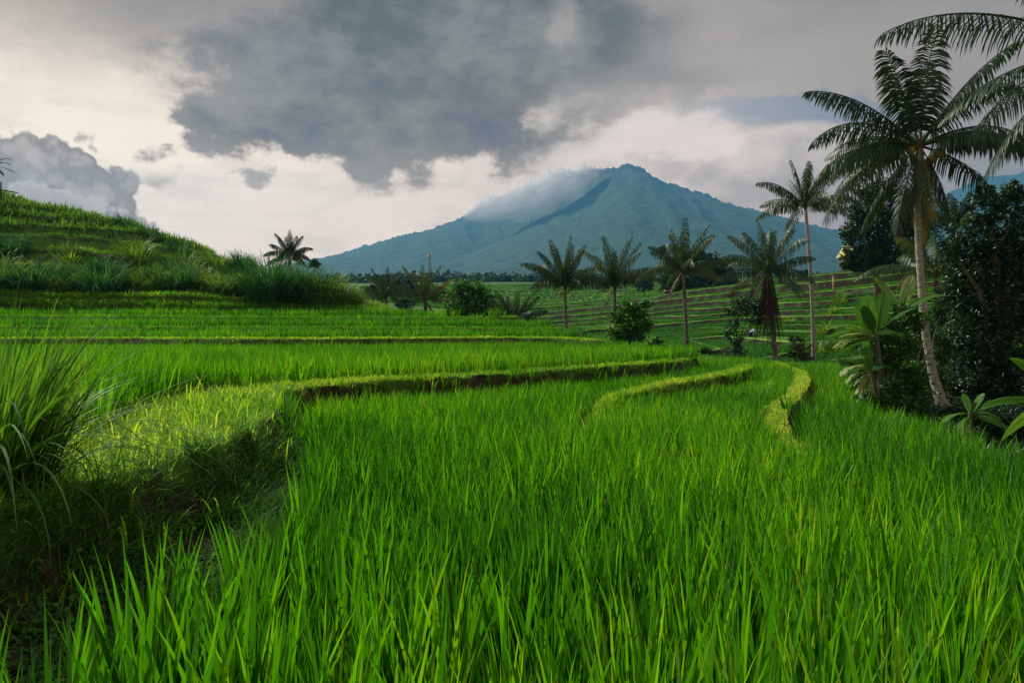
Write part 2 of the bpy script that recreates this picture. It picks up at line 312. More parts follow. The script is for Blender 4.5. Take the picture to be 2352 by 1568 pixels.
def valley_level(x, y):
    """terrace number with its fraction on the valley slope"""
    z1 = rbf(x, y) + (fbm(x * .06, y * .06, 3, 5) - .5) * .7 + (fbm(x * .3, y * .3, 2, 6) - .5) * .14 - .075 * np.maximum(x - 4, 0)
    return z1, np.interp(z1, ZL, np.arange(len(ZL)))
def level_z(k, f):
    k = np.clip(k, 0, len(ZL) - 2).astype(int); h = ZL[k + 1] - ZL[k]; return ZL[k] + h * (f * .10 + sstep(f, .86, .985) * .90)
def steps(x, y):
    """terrace coordinate: level index + fraction, per region; returns smooth z, terraced z, fraction, amount"""
    z = rbf(x, y); wob = (fbm(x * .06, y * .06, 3, 5) - .5)
    hill = sstep(-x, 6, 14) * (y > 38) * sstep(150 - y, 0, 50)
    val = sstep(y, 39, 47) * sstep(x, -14, -6) * sstep(330 - y, 0, 80)
    z1, s = valley_level(x, y); k = np.floor(s); f = s - k; zv = level_z(k, f)
    z2 = z + wob * 1.6; sh = z2 / 1.55; kh = np.floor(sh); fh = sh - kh
    zh = 1.55 * (kh + fh * .12 + sstep(fh, .62, .92) * .88) - wob * .8
    amt = np.maximum(hill * .9, val)
    zt_ = z + val * (1 - hill) * (zv - z1) + hill * .95 * (zh - z2)
    return z, zt_, np.where(hill > .5, fh, f), amt, hill
def zone(x, y):
    z = np.zeros(np.shape(x), int)
    for P, lv, i in ZONES: z[inpoly(x, y, P)] = i
    return z
def land(x, y, full=False):
    x = np.asarray(x, float); y = np.asarray(y, float)
    zs, z, fr, amt, hill = steps(x, y); zn = zone(x, y)
    for P, lv, i in ZONES: z = np.where(zn == i, lv + (fbm(x * 1.7, y * 1.7, 3, 31) - .5) * .03, z)
    rough = (fbm(x * 3, y * 3, 3, 3) - .5) * .05; zb = np.full(np.shape(x), -1e9); db = np.full(np.shape(x), 1e9)
    near = y < 47
    for P, sl_ in BUNDS:
        d, w, t = polyd(x, y, P); w = w * (.9 + .25 * fbm(x * .9, y * .9, 2, 8)); e = d - w
        sl2 = sl_ * (.75 + .6 * vnoise(x * 1.5, y * 1.5, 21)) if sl_ > 1.5 else .62 + .5 * vnoise(x * .8, y * .8, 21)
        ep = np.maximum(e + (fbm(x * 2.3, y * 2.3, 3, 71) - .5) * .16, 0); nearp = (sl_ == 1.0) * sstep(9.5 - y, 0, 2.5)
        drop = np.where(sl_ > 1.5, ep * sl2, ep * 3.2) * (1 - nearp) + nearp * (.42 * (1 - np.exp(-ep / .09)) + .15 * ep)
        zb = np.maximum(zb, np.where(e < 1.6, t + rough - drop - .03 * (d / w) ** 2 * (e < 0) + (vnoise(x * 5, y * 5, 72) - .5) * .03, -1e9)); db = np.minimum(db, e)
    z = np.where(near, np.maximum(z, zb), z)
    z = z + (zn == 0) * (fbm(x * .8, y * .8, 3, 12) - .5) * .12
    if full: return z, db, zn, fr, amt, hill, (zb >= z - .02) & near
    return z
def hit(px, py, y0=26, y1=320):
    """first land point seen along a sight line through (px, py)"""
    Y = np.concatenate([np.linspace(y0, 60, 300), np.linspace(60, y1, 500)]); p = (px - CX) / F * Y; zr = EYE + (HY - py) / F * Y
    g = land(p, Y) >= zr; i = int(np.argmax(g)) if g.any() else len(Y) - 1
    return np.array((p[i], Y[i], float(land(p[i:i + 1], Y[i:i + 1])[0])))
def ground(px, Y):
    x = (px - CX) / F * Y; return np.array((x, Y, float(land(np.array([x]), np.array([Y]))[0])))
def sheet(name, xs, ys, mat, drop=0.0, kind='structure'):
    X, Yg = np.meshgrid(xs, ys); z, db, zn, fr, amt, hill, onb = land(X, Yg, True)
    n, m = X.shape; i, j = np.meshgrid(np.arange(n - 1), np.arange(m - 1), indexing='ij'); a = i * m + j
    F_ = np.stack([a, a + 1, a + m + 1, a + m], -1).reshape(-1, 4)
    soil = np.where(onb, sstep(db, -.03, .03), 0) + (~onb) * (zn > 0)
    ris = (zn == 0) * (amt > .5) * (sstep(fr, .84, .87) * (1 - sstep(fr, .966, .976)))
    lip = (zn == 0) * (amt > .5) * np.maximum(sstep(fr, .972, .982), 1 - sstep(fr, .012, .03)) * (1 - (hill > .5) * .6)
    if name == 'terrain': z = z - .9 * sstep(Yg, 47.5, 49) * sstep(X, -7, -5.5) * sstep(168 - Yg, 0, 2) * sstep(60.5 - X, 0, 1)
    o = mk(name, np.stack([X, Yg, z - drop], -1), F_.ravel(), np.full(len(F_), 4), mat, None, {'soil': np.clip(soil, 0, 1).ravel(), 'riser': ris.ravel(), 'lip': lip.ravel(), 'hill': hill.ravel()})
    return tag(o, kind=kind)
def groundmat():
    m, nn, lk = newmat('terraced_earth')
    def at_(k): a = nn('ShaderNodeAttribute'); a.attribute_name = k; return a.outputs['Fac']
    g = nn('ShaderNodeNewGeometry'); 
    def nz(s, d=6): n = nn('ShaderNodeTexNoise'); n.inputs['Scale'].default_value = s; n.inputs['Detail'].default_value = d; lk(g.outputs['Position'], n.inputs['Vector']); return n.outputs['Fac']
    def mx(f, a, b):
        n = nn('ShaderNodeMix'); n.data_type = 'RGBA'
        for s_, v in ((n.inputs[0], f), (n.inputs[6], a), (n.inputs[7], b)):
            if isinstance(v, float): s_.default_value = v
            else: lk(v, s_)
        return n.outputs[2]
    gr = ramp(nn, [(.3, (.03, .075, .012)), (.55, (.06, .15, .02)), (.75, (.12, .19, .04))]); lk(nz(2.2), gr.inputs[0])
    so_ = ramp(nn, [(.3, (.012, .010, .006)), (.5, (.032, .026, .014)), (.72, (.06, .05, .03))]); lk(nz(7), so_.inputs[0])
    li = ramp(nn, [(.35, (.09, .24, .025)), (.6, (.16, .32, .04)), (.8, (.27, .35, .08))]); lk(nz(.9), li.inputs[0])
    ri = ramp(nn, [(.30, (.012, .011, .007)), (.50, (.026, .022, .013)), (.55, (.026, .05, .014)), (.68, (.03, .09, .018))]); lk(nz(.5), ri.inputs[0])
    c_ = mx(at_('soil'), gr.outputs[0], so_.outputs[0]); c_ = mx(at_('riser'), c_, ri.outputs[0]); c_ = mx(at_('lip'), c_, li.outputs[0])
    p = nn('ShaderNodeBsdfPrincipled'); p.inputs['Roughness'].default_value = .95; p.inputs['Specular IOR Level'].default_value = .1; lk(c_, p.inputs['Base Color'])
    b = nn('ShaderNodeBump'); b.inputs['Strength'].default_value = .6; b.inputs['Distance'].default_value = .03; lk(nz(14), b.inputs['Height']); lk(b.outputs[0], p.inputs['Normal'])
    o = nn('ShaderNodeOutputMaterial'); lk(p.outputs[0], o.inputs[0]); return m
GM = groundmat()
sheet('ground', np.concatenate([np.arange(-60, -16, 1.1), np.arange(-16, 17.01, .11), np.arange(17.3, 60, 1.1)]), np.concatenate([np.arange(-4, 16, .11), np.arange(16, 30.1, .16)]), GM)
sheet('terrain', np.concatenate([np.arange(-95, -16, .6), np.arange(-16, 62, .32), np.arange(60, 130, 1.2)]), np.concatenate([np.arange(28, 120, .2), np.arange(120, 330, .8)]), GM, .03)
# the valley slope, built row by row along each terrace: flat, bare riser, trimmed grassy lip
KEYS = np.array([0, .012, .03, .07, .25, .5, .75, .845, .87, .89, .91, .93, .95, .966, .974, .985])
xs = np.arange(-7.5, 61.1, .45); ys = np.arange(46.0, 170.1, .2); X, Yg = np.meshgrid(xs, ys, indexing='ij'); _, sv = valley_level(X, Yg)
sm_ = np.maximum.accumulate(sv, 1) + ys[None] * 1e-6; k0, k1 = int(np.floor(sm_.min())), int(np.ceil(sm_.max()))
SK_ = (np.arange(k0, k1)[:, None] + KEYS[None]).ravel(); FR = np.tile(KEYS, k1 - k0); KI = np.repeat(np.arange(k0, k1), len(KEYS))
YY = np.stack([np.interp(SK_, sm_[i], ys) for i in range(len(xs))]); sa = np.stack([np.clip(SK_, sm_[i, 0], sm_[i, -1]) for i in range(len(xs))])
ka = np.floor(sa + 1e-9); z_t = level_z(ka, sa - ka); z1_, _ = valley_level(xs[:, None] + 0 * YY, YY); zb_ = rbf(xs[:, None] + 0 * YY, YY); amt_ = sstep(YY, 39, 47) * sstep(330 - YY, 0, 80)
Zv = zb_ + amt_ * (z_t - z1_) + (fbm(xs[:, None] * .8 + 0 * YY, YY * .8, 3, 12) - .5) * .12
n_, m_ = YY.shape; i, j = np.meshgrid(np.arange(n_ - 1), np.arange(m_ - 1), indexing='ij'); a = i * m_ + j; okf = ((YY[:-1, 1:] - YY[:-1, :-1]) + (YY[1:, 1:] - YY[1:, :-1]) > 1e-4)
F_ = np.stack([a, a + m_, a + m_ + 1, a + 1], -1)[okf].reshape(-1, 4); frv = np.tile(FR, n_)
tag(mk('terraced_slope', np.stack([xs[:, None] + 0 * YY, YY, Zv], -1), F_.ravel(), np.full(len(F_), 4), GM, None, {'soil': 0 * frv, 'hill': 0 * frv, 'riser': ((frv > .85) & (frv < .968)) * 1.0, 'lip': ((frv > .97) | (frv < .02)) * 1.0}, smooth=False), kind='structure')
# plain running on to the mountain, the one sheet that reaches past everything
xs = np.concatenate([np.linspace(-7000, -400, 40), np.linspace(-380, 400, 60), np.linspace(420, 7000, 40)]); ys = np.concatenate([np.linspace(-200, 320, 60), np.linspace(335, 700, 30), np.linspace(730, 6500, 60)])
X, Yg = np.meshgrid(xs, ys); zf = np.where(Yg < 320, np.minimum(rbf(X, Yg), 18) - 3.5, 0)
z420 = rbf(np.clip(X, -300, 400), np.minimum(Yg, 400)); k = sstep(Yg, 300, 420)
far = EYE + (HY - 652) / F * Yg + (fbm(X * .004, Yg * .004, 4, 2) - .5) * 6
inner = (np.abs(X) < 400) & (Yg < 420)
zf = np.where(Yg < 300, zf, (1 - k) * (np.minimum(z420, 22) - 3.5) + k * (far - 1)); zf = np.where(Yg < 320, np.where((X > 120) | (X < -90), np.clip(rbf(np.clip(X, -90, 125), Yg), -2, 20) - .6, zf), zf)
n_, m_ = X.shape; i, j = np.meshgrid(np.arange(n_ - 1), np.arange(m_ - 1), indexing='ij'); a = i * m_ + j
PLAIN = noisemat('plain_green', [(.3, (.02, .05, .015)), (.5, (.04, .09, .025)), (.7, (.07, .13, .03))], .03, .95, 0)
tag(mk('land', np.stack([X, Yg, zf], -1), np.stack([a, a + 1, a + m_ + 1, a + m_], -1).ravel(), np.full((n_ - 1) * (m_ - 1), 4), PLAIN), kind='structure')
# ------------------------------------------------------------------ paddy water (one flat sheet in the flooded front paddy)
m, nn, lk = newmat('paddy_water'); p = nn('ShaderNodeBsdfPrincipled'); p.inputs['Base Color'].default_value = (.03, .026, .016, 1); p.inputs['Roughness'].default_value = .04; p.inputs['IOR'].default_value = 1.33
tcw = nn('ShaderNodeTexCoord'); nz = nn('ShaderNodeTexNoise'); nz.inputs['Scale'].default_value = 5; lk(tcw.outputs['Object'], nz.inputs['Vector']); bp = nn('ShaderNodeBump'); bp.inputs['Strength'].default_value = .06; bp.inputs['Distance'].default_value = .02; lk(nz.outputs['Fac'], bp.inputs['Height']); lk(bp.outputs[0], p.inputs['Normal'])
o = nn('ShaderNodeOutputMaterial'); lk(p.outputs[0], o.inputs[0])
tag(mk('water', [(x, y, .004) for x, y in [(-3.1, -4), (7, -4), (5.0, 4), (4.6, 5.5), (3.9, 6.2), (3.2, 6.4), (2.95, 6.7), (3.2, 7.9), (3.7, 9.6), (1.2, 9.6), (-1.5, 8.6), (-3.2, 8.4)]], list(range(12)), [12], m, smooth=False), kind='structure')

# ================================================================== MOUNTAINS
def ridge_sheet(name, sil, Yr, depth, mat, seed, x_from, x_to, nx=420, ny=90, power=1.25):
    """a forested massif whose crest, at distance Yr, has the given outline; spurs and gullies run down towards the valley"""
    P = np.array(sil, float); Xs = (P[:, 0] - CX) / F * Yr; Zs = EYE + (HY - P[:, 1]) / F * Yr
    xs = np.linspace(x_from, x_to, nx); t = np.concatenate([np.linspace(-.35, 0, 18)[:-1], np.linspace(0, 1, ny)])
    X, T = np.meshgrid(xs, t); crest = np.interp(xs, Xs, Zs)[None, :].repeat(len(t), 0); Yp = Yr - T * depth
    base = EYE + (HY - 650) / F * Yp - 12; ip = int(np.argmax(Zs)); ang = (X - Xs[ip]) / (Yr * .12)
    g = np.where(T >= 0, (1 - np.clip(T, 0, 1)) ** power, np.clip(1 + T * 1.6, 0, 1))
    spur = 1 - np.abs(2 * fbm(X / 330. + T * ang * .9, T * 1.6 + seed, 4, seed) - 1)
    z = base + (crest - base) * g; amp = np.clip(T * 3.2, 0, 1) * np.clip((1 - T) * 3, 0, 1) * (crest - base)
    z = z + (spur - .72) * amp * .085 + (fbm(X / 60., Yp / 60., 3, seed + 4) - .5) * 18 + vnoise(X / 17., Yp / 17., seed + 7) ** 2 * (5 + 17 * (np.abs(T) < .04))
    n, mm = X.shape; i, j = np.meshgrid(np.arange(n - 1), np.arange(mm - 1), indexing='ij'); a = i * mm + j
    return tag(mk(name, np.stack([X, Yp, z], -1), np.stack([a, a + 1, a + mm + 1, a + mm], -1)[:, :, ::-1].ravel(), np.full((n - 1) * (mm - 1), 4), mat), kind='structure')
MT = noisemat('mountain_forest', [(.30, (.018, .040, .020)), (.5, (.028, .062, .026)), (.72, (.045, .085, .034))], .03, .95, .5, det=9, bdist=8)
ridge_sheet('mountain', [(560, 668), (900, 652), (1000, 622), (1100, 578), (1200, 520), (1290, 470), (1340, 432), (1375, 402), (1388, 390), (1402, 391), (1418, 388), (1432, 380), (1441, 377), (1452, 383), (1475, 391), (1490, 402), (1520, 420), (1570, 434),
    (1620, 450), (1680, 474), (1760, 494), (1850, 520), (1950, 548), (2060, 590), (2250, 640), (2600, 668)], 4000, 2100, MT, 3, -1700, 3300, 620, 110)
ridge_sheet('mountain_ridge', [(380, 670), (640, 640), (730, 602), (790, 583), (850, 566), (905, 549), (930, 541), (970, 536), (1010, 520), (1045, 508), (1078, 497), (1110, 502), (1150, 497), (1230, 470), (1300, 440), (1380, 415), (1500, 470), (1700, 600), (1900, 668)], 4700, 1700, MT, 11, -2600, 2300, 520, 80, 1.1)
ridge_sheet('hill', [(1500, 668), (1800, 640), (2000, 560), (2080, 505), (2160, 455), (2250, 412), (2352, 398), (2500, 380), (2900, 420), (3600, 560)], 4400, 1800, MT, 23, 900, 5200, 360, 70, 1.1)
# ================================================================== GRASSES
def blades(base, az, lean, h, w, bend, nseg, tint, twist=None):
    """ribbon leaves: base (N,3); lean angle at the root, bend = extra lean towards the tip; returns V, F, tint"""
    N = len(base); t = np.linspace(0, 1, nseg + 1); u = np.stack([np.cos(az), np.sin(az)], 1)
    ang = lean[:, None] + bend[:, None] * (t[None, :-1] + .5 / nseg) ** 1.6; st = (h / nseg)[:, None]
    r = np.concatenate([np.zeros((N, 1)), np.cumsum(np.sin(ang) * st, 1)], 1); z = np.concatenate([np.zeros((N, 1)), np.cumsum(np.cos(ang) * st, 1)], 1)
    C_ = base[:, None, :] + np.concatenate([u[:, None, :] * r[:, :, None], z[:, :, None]], 2)
    ta = az + np.pi / 2 if twist is None else twist
    sd_ = np.stack([np.cos(ta), np.sin(ta), np.zeros(N)], 1)
    pr = np.clip(.45 + 1.6 * t, 0, 1) * np.clip((1 - t) * 2.1, 0, 1) ** .8; hw = (w / 2)[:, None] * pr[None, :]
    Lf = C_ - sd_[:, None] * hw[:, :, None]; Rt = C_ + sd_[:, None] * hw[:, :, None]
    V = np.empty((N, 2 * nseg + 1, 3)); V[:, 0:2 * nseg:2] = Lf[:, :-1]; V[:, 1:2 * nseg:2] = Rt[:, :-1]; V[:, -1] = C_[:, -1]
    f = []
    for k in range(nseg - 1): f += [(2 * k, 2 * k + 1, 2 * k + 3), (2 * k, 2 * k + 3, 2 * k + 2)]
    f.append((2 * nseg - 2, 2 * nseg - 1, 2 * nseg)); f = np.array(f)
    F_ = (f[None] + (np.arange(N) * (2 * nseg + 1))[:, None, None]).reshape(-1, 3)
    return V.reshape(-1, 3), F_, np.repeat(tint, 2 * nseg + 1)
def U(a, b, n): return rng.uniform(a, b, n)
def inview(x, y, mx=.82, pad=1.6): return np.abs(x) < mx * y + pad
def grid(x0, x1, y0, y1, s, jit=.42):
    X, Y = np.meshgrid(np.arange(x0, x1, s), np.arange(y0, y1, s)); n = X.size
    return X.ravel() + U(-jit, jit, n) * s, Y.ravel() + U(-jit, jit, n) * s
RICE = leafmat('rice_leaf', [(0, (.022, .11, .008)), (.35, (.052, .24, .006)), (.7, (.10, .36, .006)), (.93, (.19, .43, .010)), (1, (.38, .38, .07))], .58, (1.25, 1.15, .5), .05, .38)
def rice_hills(mb, x, y, z, nb, h, w, nseg, spread=.05, lean=(.02, .30), bend=(.05, .6), hj=.28, tint=(0, .9)):
    n = len(x)
    if n == 0: return
    hs = h * (1 + (fbm(x * .7, y * .7, 3, 41) - .5) * .3) * U(1 - hj, 1.08, n); ti = fbm(x * .5, y * .5, 3, 77)
    i = np.repeat(np.arange(n), nb); N = len(i); a = U(0, 2 * np.pi, N); r = spread * np.sqrt(U(0, 1, N))
    base = np.stack([x[i] + np.cos(a) * r, y[i] + np.sin(a) * r, z[i] - .02], 1)
    hh = hs[i] * U(.5, 1.05, N) ** .8
    mb.put(*blades(base, a + U(-.7, .7, N), U(*lean, N), hh, w * U(.6, 1.15, N), U(*bend, N), nseg, np.clip((ti[i] - .5) * .9 + U(*tint, N), 0, .94) + (U(0, 1, N) > .985) * .06, U(0, 2 * np.pi, N)))
def field(name, label, zid, x0, x1, y0, y1, sp, nb, h, w, nseg, gap=.1, cond=None, jit=.4, **kw):
    x, y = grid(x0, x1, y0, y1, sp, jit); k = inview(x, y); x, y = x[k], y[k]
    z, db, zn, fr, amt, hill, onb = land(x, y, True); k = (zn == zid) & (db > gap + .16 * vnoise(x * 2, y * 2, 9) - .04) if zid else np.ones(len(x), bool)
    if cond is not None: k &= cond(x, y, db)
    mb = MB(); rice_hills(mb, x[k], y[k], z[k], nb, h, w, nseg, **kw); return mb
def rice(name, label, parts, mat=None):
    mb = MB()
    for p in parts: mb.V += p.V; mb.L += [l + mb.n for l in p.L]; mb.C += p.C; mb.T += p.T; mb.n += p.n
    return tag(mb.build(name, mat or RICE), label, 'rice', kind='stuff')
bank_x = lambda y: np.interp(y, [0, 2, 3.5, 5, 6.4, 8.5, 10], [-1.6, -1.45, -1.35, -1.62, -1.95, -2.6, -3.3])
front = lambda x, y, db: (x > bank_x(y) + .1) & (db > .06) & (vnoise(x * 2.2, y * 2.2, 19) < .84)
rice('rice_plants', 'tall bright green young rice in the flooded front paddy', [
    field('r', '', 1, -2.2, 5, .75, 3.6, .18, 21, .77, .022, 7, cond=front, jit=.27, tint=(-.12, .85), lean=(.01, .2), bend=(.02, .45)),
    field('r', '', 1, -3.2, 8, 3.6, 7.5, .17, 19, .62, .018, 5, cond=front, jit=.3, tint=(-.1, .85), lean=(.02, .22), bend=(.05, .5)),
    field('r', '', 1, -4, 9, 7.5, 13, .165, 16, .55, .017, 4, gap=.03),
    field('r', '', 1, -4, 14, 13, 28, .18, 12, .48, .02, 3, gap=.03)])
rice('rice_plants', 'bright green rice in the narrow paddy between two curving grassy ridges', [
    field('r', '', 3, -5, 3, 7, 12, .165, 14, .50, .017, 4, gap=.05, cond=lambda x, y, db: x > -3.0), field('r', '', 3, -4, 8, 12, 23, .18, 12, .47, .02, 3, gap=.04)])
rice('rice_plants', 'green rice in the lower paddy beside the dark shrubs', [
    field('r', '', 2, 2, 12, 6, 13, .17, 13, .52, .018, 4, gap=.05), field('r', '', 2, 4, 15, 13, 28, .19, 11, .46, .02, 3, gap=.06)])
rice('rice_plants', 'tall yellow green rice behind the grassy path', [
    field('r', '', 4, -11, -2, 4.5, 11, .19, 17, .74, .018, 5, gap=.1, lean=(.02, .3), tint=(.25, 1.0)), field('r', '', 4, -17, 6, 11, 18, .2, 12, .60, .02, 3, gap=.12, tint=(.05, .95)), field('r', '', 4, -22, 7, 18, 29, .23, 11, .53, .025, 2, gap=.03, tint=(0, .9))])
rice('rice_plants', 'green rice on the second terrace under the grassy hillside', [field('r', '', 5, -28, 4, 25, 34, .25, 11, .60, .03, 2, gap=.0, tint=(-.1, .8))])
rice('rice_plants', 'green rice on the third terrace under the grassy hillside', [field('r', '', 6, -32, 3, 30, 40, .28, 11, .62, .033, 2, gap=.0, tint=(-.1, .8))])
rice('rice_plants', 'green rice on the top terrace at the foot of the grassy hillside', [field('r', '', 7, -36, 2, 35, 45, .31, 11, .66, .038, 2, gap=.0, tint=(-.1, .8))])
# ---------------- short grass on the ridges and the path, weeds on the bank
PG = leafmat('short_grass', [(0, (.09, .28, .012)), (.35, (.20, .44, .018)), (.7, (.34, .56, .03)), (1, (.55, .60, .13))], .64, (1.15, 1.1, .5), .03, .5)
def cover(pts, h, w, nseg, lean, bend, tint=(0, 1), dz=0):
    x, y = pts; z = land(x, y); N = len(x)
    return blades(np.stack([x, y, z - .012 + dz], 1), U(0, 2 * np.pi, N), U(*lean, N), h * U(.45, 1.2, N), w * U(.6, 1.2, N), U(*bend, N), nseg, np.clip(U(*tint, N) + (fbm(x, y, 3, 66) - .5) * .8, 0, 1))
def along(P, n, extra=.1, y0=-9, y1=99):
    P = np.array(P); seg = np.hypot(*np.diff(P[:, :2], axis=0).T); c_ = np.concatenate([[0], np.cumsum(seg)]); s_ = U(0, c_[-1], n)
    q = [np.interp(s_, c_, P[:, k]) for k in range(3)]; i = np.clip(np.searchsorted(c_, s_) - 1, 0, len(seg) - 1)
    d = np.diff(P[:, :2], axis=0)[i]; d /= np.linalg.norm(d, axis=1)[:, None]; o_ = U(-1, 1, n) * (q[2] + extra)
    x, y = q[0] - d[:, 1] * o_, q[1] + d[:, 0] * o_; k = (y > y0) & (y < y1) & inview(x, y); return x[k], y[k]
mb = MB()
mb.put(*cover(along(PATH, 64000, .22, 2.0, 7), .10, .0065, 3, (.1, 1.2), (.2, 1.4)))
mb.put(*cover(along(PATH, 13000, .25, 2.0, 9), .22, .010, 4, (.1, 1.0), (.5, 1.6), (.0, .9)))
mb.put(*cover(along(PATH, 2200, .32, 2.0, 10), .36, .012, 6, (.05, .8), (.5, 1.8), (.2, .9)))
mb.put(*cover(along(PATH, 42000, .06, 7, 13), .11, .009, 2, (.1, 1.2), (.2, 1.2)))
mb.put(*cover(along(PATH, 20000, .03, 11, 22), .11, .012, 2, (.1, 1.1), (.2, 1.2), (-.15, .85)))
tag(mb.build('grass', PG), 'short sunlit yellow green grass on the path along the bank', 'grass', kind='stuff')
mb = MB()
mb.put(*cover(along(BUND2, 15000, .03, 7.6), .12, .010, 2, (.1, 1.2), (.2, 1.2), (.0, 1)))
tag(mb.build('grass', PG), 'short grass on the curving ridge in the middle of the paddies', 'grass', kind='stuff')
mb = MB()
mb.put(*cover(along(BUND3, 16000, .02, 6.2), .08, .010, 2, (.1, 1.2), (.2, 1.2), (.3, 1.1))); mb.put(*cover(along(BUND3, 3000, .2, 5.5, 8), .16, .010, 3, (.1, 1.1), (.4, 1.4), (0, .8)))
tag(mb.build('grass', PG), 'pale trimmed grass on the winding ridge towards the palms', 'grass', kind='stuff')
mb = MB()
for P, n, hh, tt_ in ((BUND4, 20000, .11, (0, .9)), (BUND5, 12000, .16, (-.5, .3)), (BUND6, 10000, .2, (-.5, .3)), (BUND7, 10000, .16, (.5, 1.3))): mb.put(*cover(along(P, n, .02), hh, .022, 2, (.1, 1.0), (.2, 1.1), tt_))
mb.put(*cover(along(BUND7, 26000, 1.3), .4, .05, 2, (.1, .9), (.2, 1.1), (-.5, .4)))
tag(mb.build('grass', PG), 'grass on the ridges of the upper terraces below the hillside', 'grass', kind='stuff')
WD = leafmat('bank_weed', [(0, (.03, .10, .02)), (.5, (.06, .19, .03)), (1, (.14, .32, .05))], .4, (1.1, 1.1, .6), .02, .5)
def leaves(C_, size, tint, up=.5, asp=.5, fold=.25):
    """rhombic leaves at C_ with random heading, partly facing up"""
    N = len(C_); n = rng.normal(size=(N, 3)); n[:, 2] = np.abs(n[:, 2]) + up; n /= np.linalg.norm(n, axis=1)[:, None]
    a = np.cross(n, rng.normal(size=(N, 3))); a /= np.linalg.norm(a, axis=1)[:, None]; b = np.cross(n, a); s = size[:, None]
    V = np.stack([C_ - a * s * .5, C_ + b * s * asp * .5 + a * s * .05 - n * s * fold * .3, C_ + a * s * .5 - n * s * .08, C_ - b * s * asp * .5 + a * s * .05 - n * s * fold * .3, C_ + n * s * fold * .12], 1)
    f = np.array([(0, 4, 1), (1, 4, 2), (2, 4, 3), (3, 4, 0)]); F_ = (f[None] + (np.arange(N) * 5)[:, None, None]).reshape(-1, 3)
    return V.reshape(-1, 3), F_, np.repeat(tint, 5)
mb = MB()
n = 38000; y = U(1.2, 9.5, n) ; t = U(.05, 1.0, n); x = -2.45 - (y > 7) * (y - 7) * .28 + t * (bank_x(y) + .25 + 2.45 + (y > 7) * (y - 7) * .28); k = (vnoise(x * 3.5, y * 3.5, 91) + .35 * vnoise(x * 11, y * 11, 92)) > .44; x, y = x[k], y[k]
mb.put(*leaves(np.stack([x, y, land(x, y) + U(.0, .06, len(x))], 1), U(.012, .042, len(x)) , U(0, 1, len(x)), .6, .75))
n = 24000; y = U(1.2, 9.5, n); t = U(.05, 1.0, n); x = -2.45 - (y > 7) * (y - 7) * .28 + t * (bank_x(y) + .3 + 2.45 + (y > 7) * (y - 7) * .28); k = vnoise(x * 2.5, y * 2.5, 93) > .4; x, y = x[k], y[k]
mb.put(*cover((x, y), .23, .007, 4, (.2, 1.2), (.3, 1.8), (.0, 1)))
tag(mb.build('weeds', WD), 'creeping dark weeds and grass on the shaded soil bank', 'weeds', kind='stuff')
# ---------------- rough grass on the hillside and the valley terraces
HG = leafmat('hill_grass', [(0, (.03, .10, .014)), (.4, (.075, .21, .02)), (.7, (.18, .35, .035)), (1, (.38, .44, .09))], .52, (1.15, 1.1, .5), .05, .45)
n = 260000; x = U(-62, -4, n); y = U(38, 72, n); z, db, zn, fr, amt, hill, onb = land(x, y, True); k = (zn == 0) & (hill > .25) & inview(x, y, .80, 2) & (vnoise(x * .9, y * .9, 51) > .18) & ((fr < .64) | (fr > .9) | (U(0, 1, n) < .10))
x, y, z, fr = x[k], y[k], z[k], fr[k]; N = len(x); hv = .16 + .5 * fbm(x * .35, y * .35, 3, 52) ** 1.5 * 1.5
mb = MB(); mb.put(*blades(np.stack([x, y, z - .03], 1), U(0, 6.28, N), U(.05, .9, N), hv * U(.5, 1.3, N), U(.03, .07, N), U(.2, 1.4, N), 2, np.clip(fbm(x * .25, y * .25, 4, 53) * 1.7 - .5 + U(-.25, .3, N), 0, 1)))
tag(mb.build('grass', HG), 'rough uneven grass over the terraced hillside', 'grass', kind='stuff')
n = 26000; x = U(-60, -14, n); y = U(50, 66, n); z = land(x, y); k = inview(x, y, .85, 2) & (z > 8.5) & (x < -28) & (vnoise(x * .5, y * .5, 57) > .3); x, y, z = x[k][:9000], y[k][:9000], z[k][:9000]; N = len(x)
mb = MB(); mb.put(*blades(np.stack([x, y, z - .03], 1), U(0, 6.28, N), U(.0, .3, N), U(.4, 1.0, N), U(.05, .10, N), U(.3, 1.3, N), 3, U(0, .8, N)))
tag(mb.build('grass', HG), 'taller upright grass along the upper steps of the hillside', 'grass', kind='stuff')
VG = leafmat('valley_rice', [(0, (.025, .13, .02)), (.5, (.05, .22, .018)), (1, (.15, .34, .03))], .45, (1.15, 1.1, .5), .04, .5)
def valley(n, x0, x1, y0, y1, h, w, nb, lim):
    x = U(x0, x1, n); y = y0 + (y1 - y0) * U(0, 1, n) ** 1.5; z, db, zn, fr, amt, hill, onb = land(x, y, True)
    k = (zn == 0) & (hill < .25) & inview(x, y, .8, 3) & (((fr > .05) & (fr < .82)) | (amt < .5)) & (vnoise(x * .25, y * .12, 61) > .2); x, y, z = x[k], y[k], z[k]
    i = np.repeat(np.arange(len(x)), nb); N = len(i); a = U(0, 6.28, N)
    return blades(np.stack([x[i] + np.cos(a) * .1, y[i] + np.sin(a) * .1, z[i] - .03], 1), a, U(.02, .5, N), h * U(.6, 1.2, N) * (.7 + .6 * vnoise(x * .15, y * .15, 63))[i], w * U(.7, 1.3, N), U(.1, .8, N), 2, np.clip(fbm(x * .12, y * .12, 3, 62)[i] * 1.3 - .3 + U(-.2, .3, N), 0, 1))
mb = MB(); mb.put(*valley(60000, -8, 50, 29, 75, .36, .045, 7, 0)); mb.put(*valley(60000, -8, 95, 55, 170, .38, .08, 7, 0)); mb.put(*valley(20000, -50, 80, 150, 325, .7, .2, 4, 0))
tag(mb.build('rice', VG), 'green rice and grass on the far terraces of the valley slope', 'rice', kind='stuff')
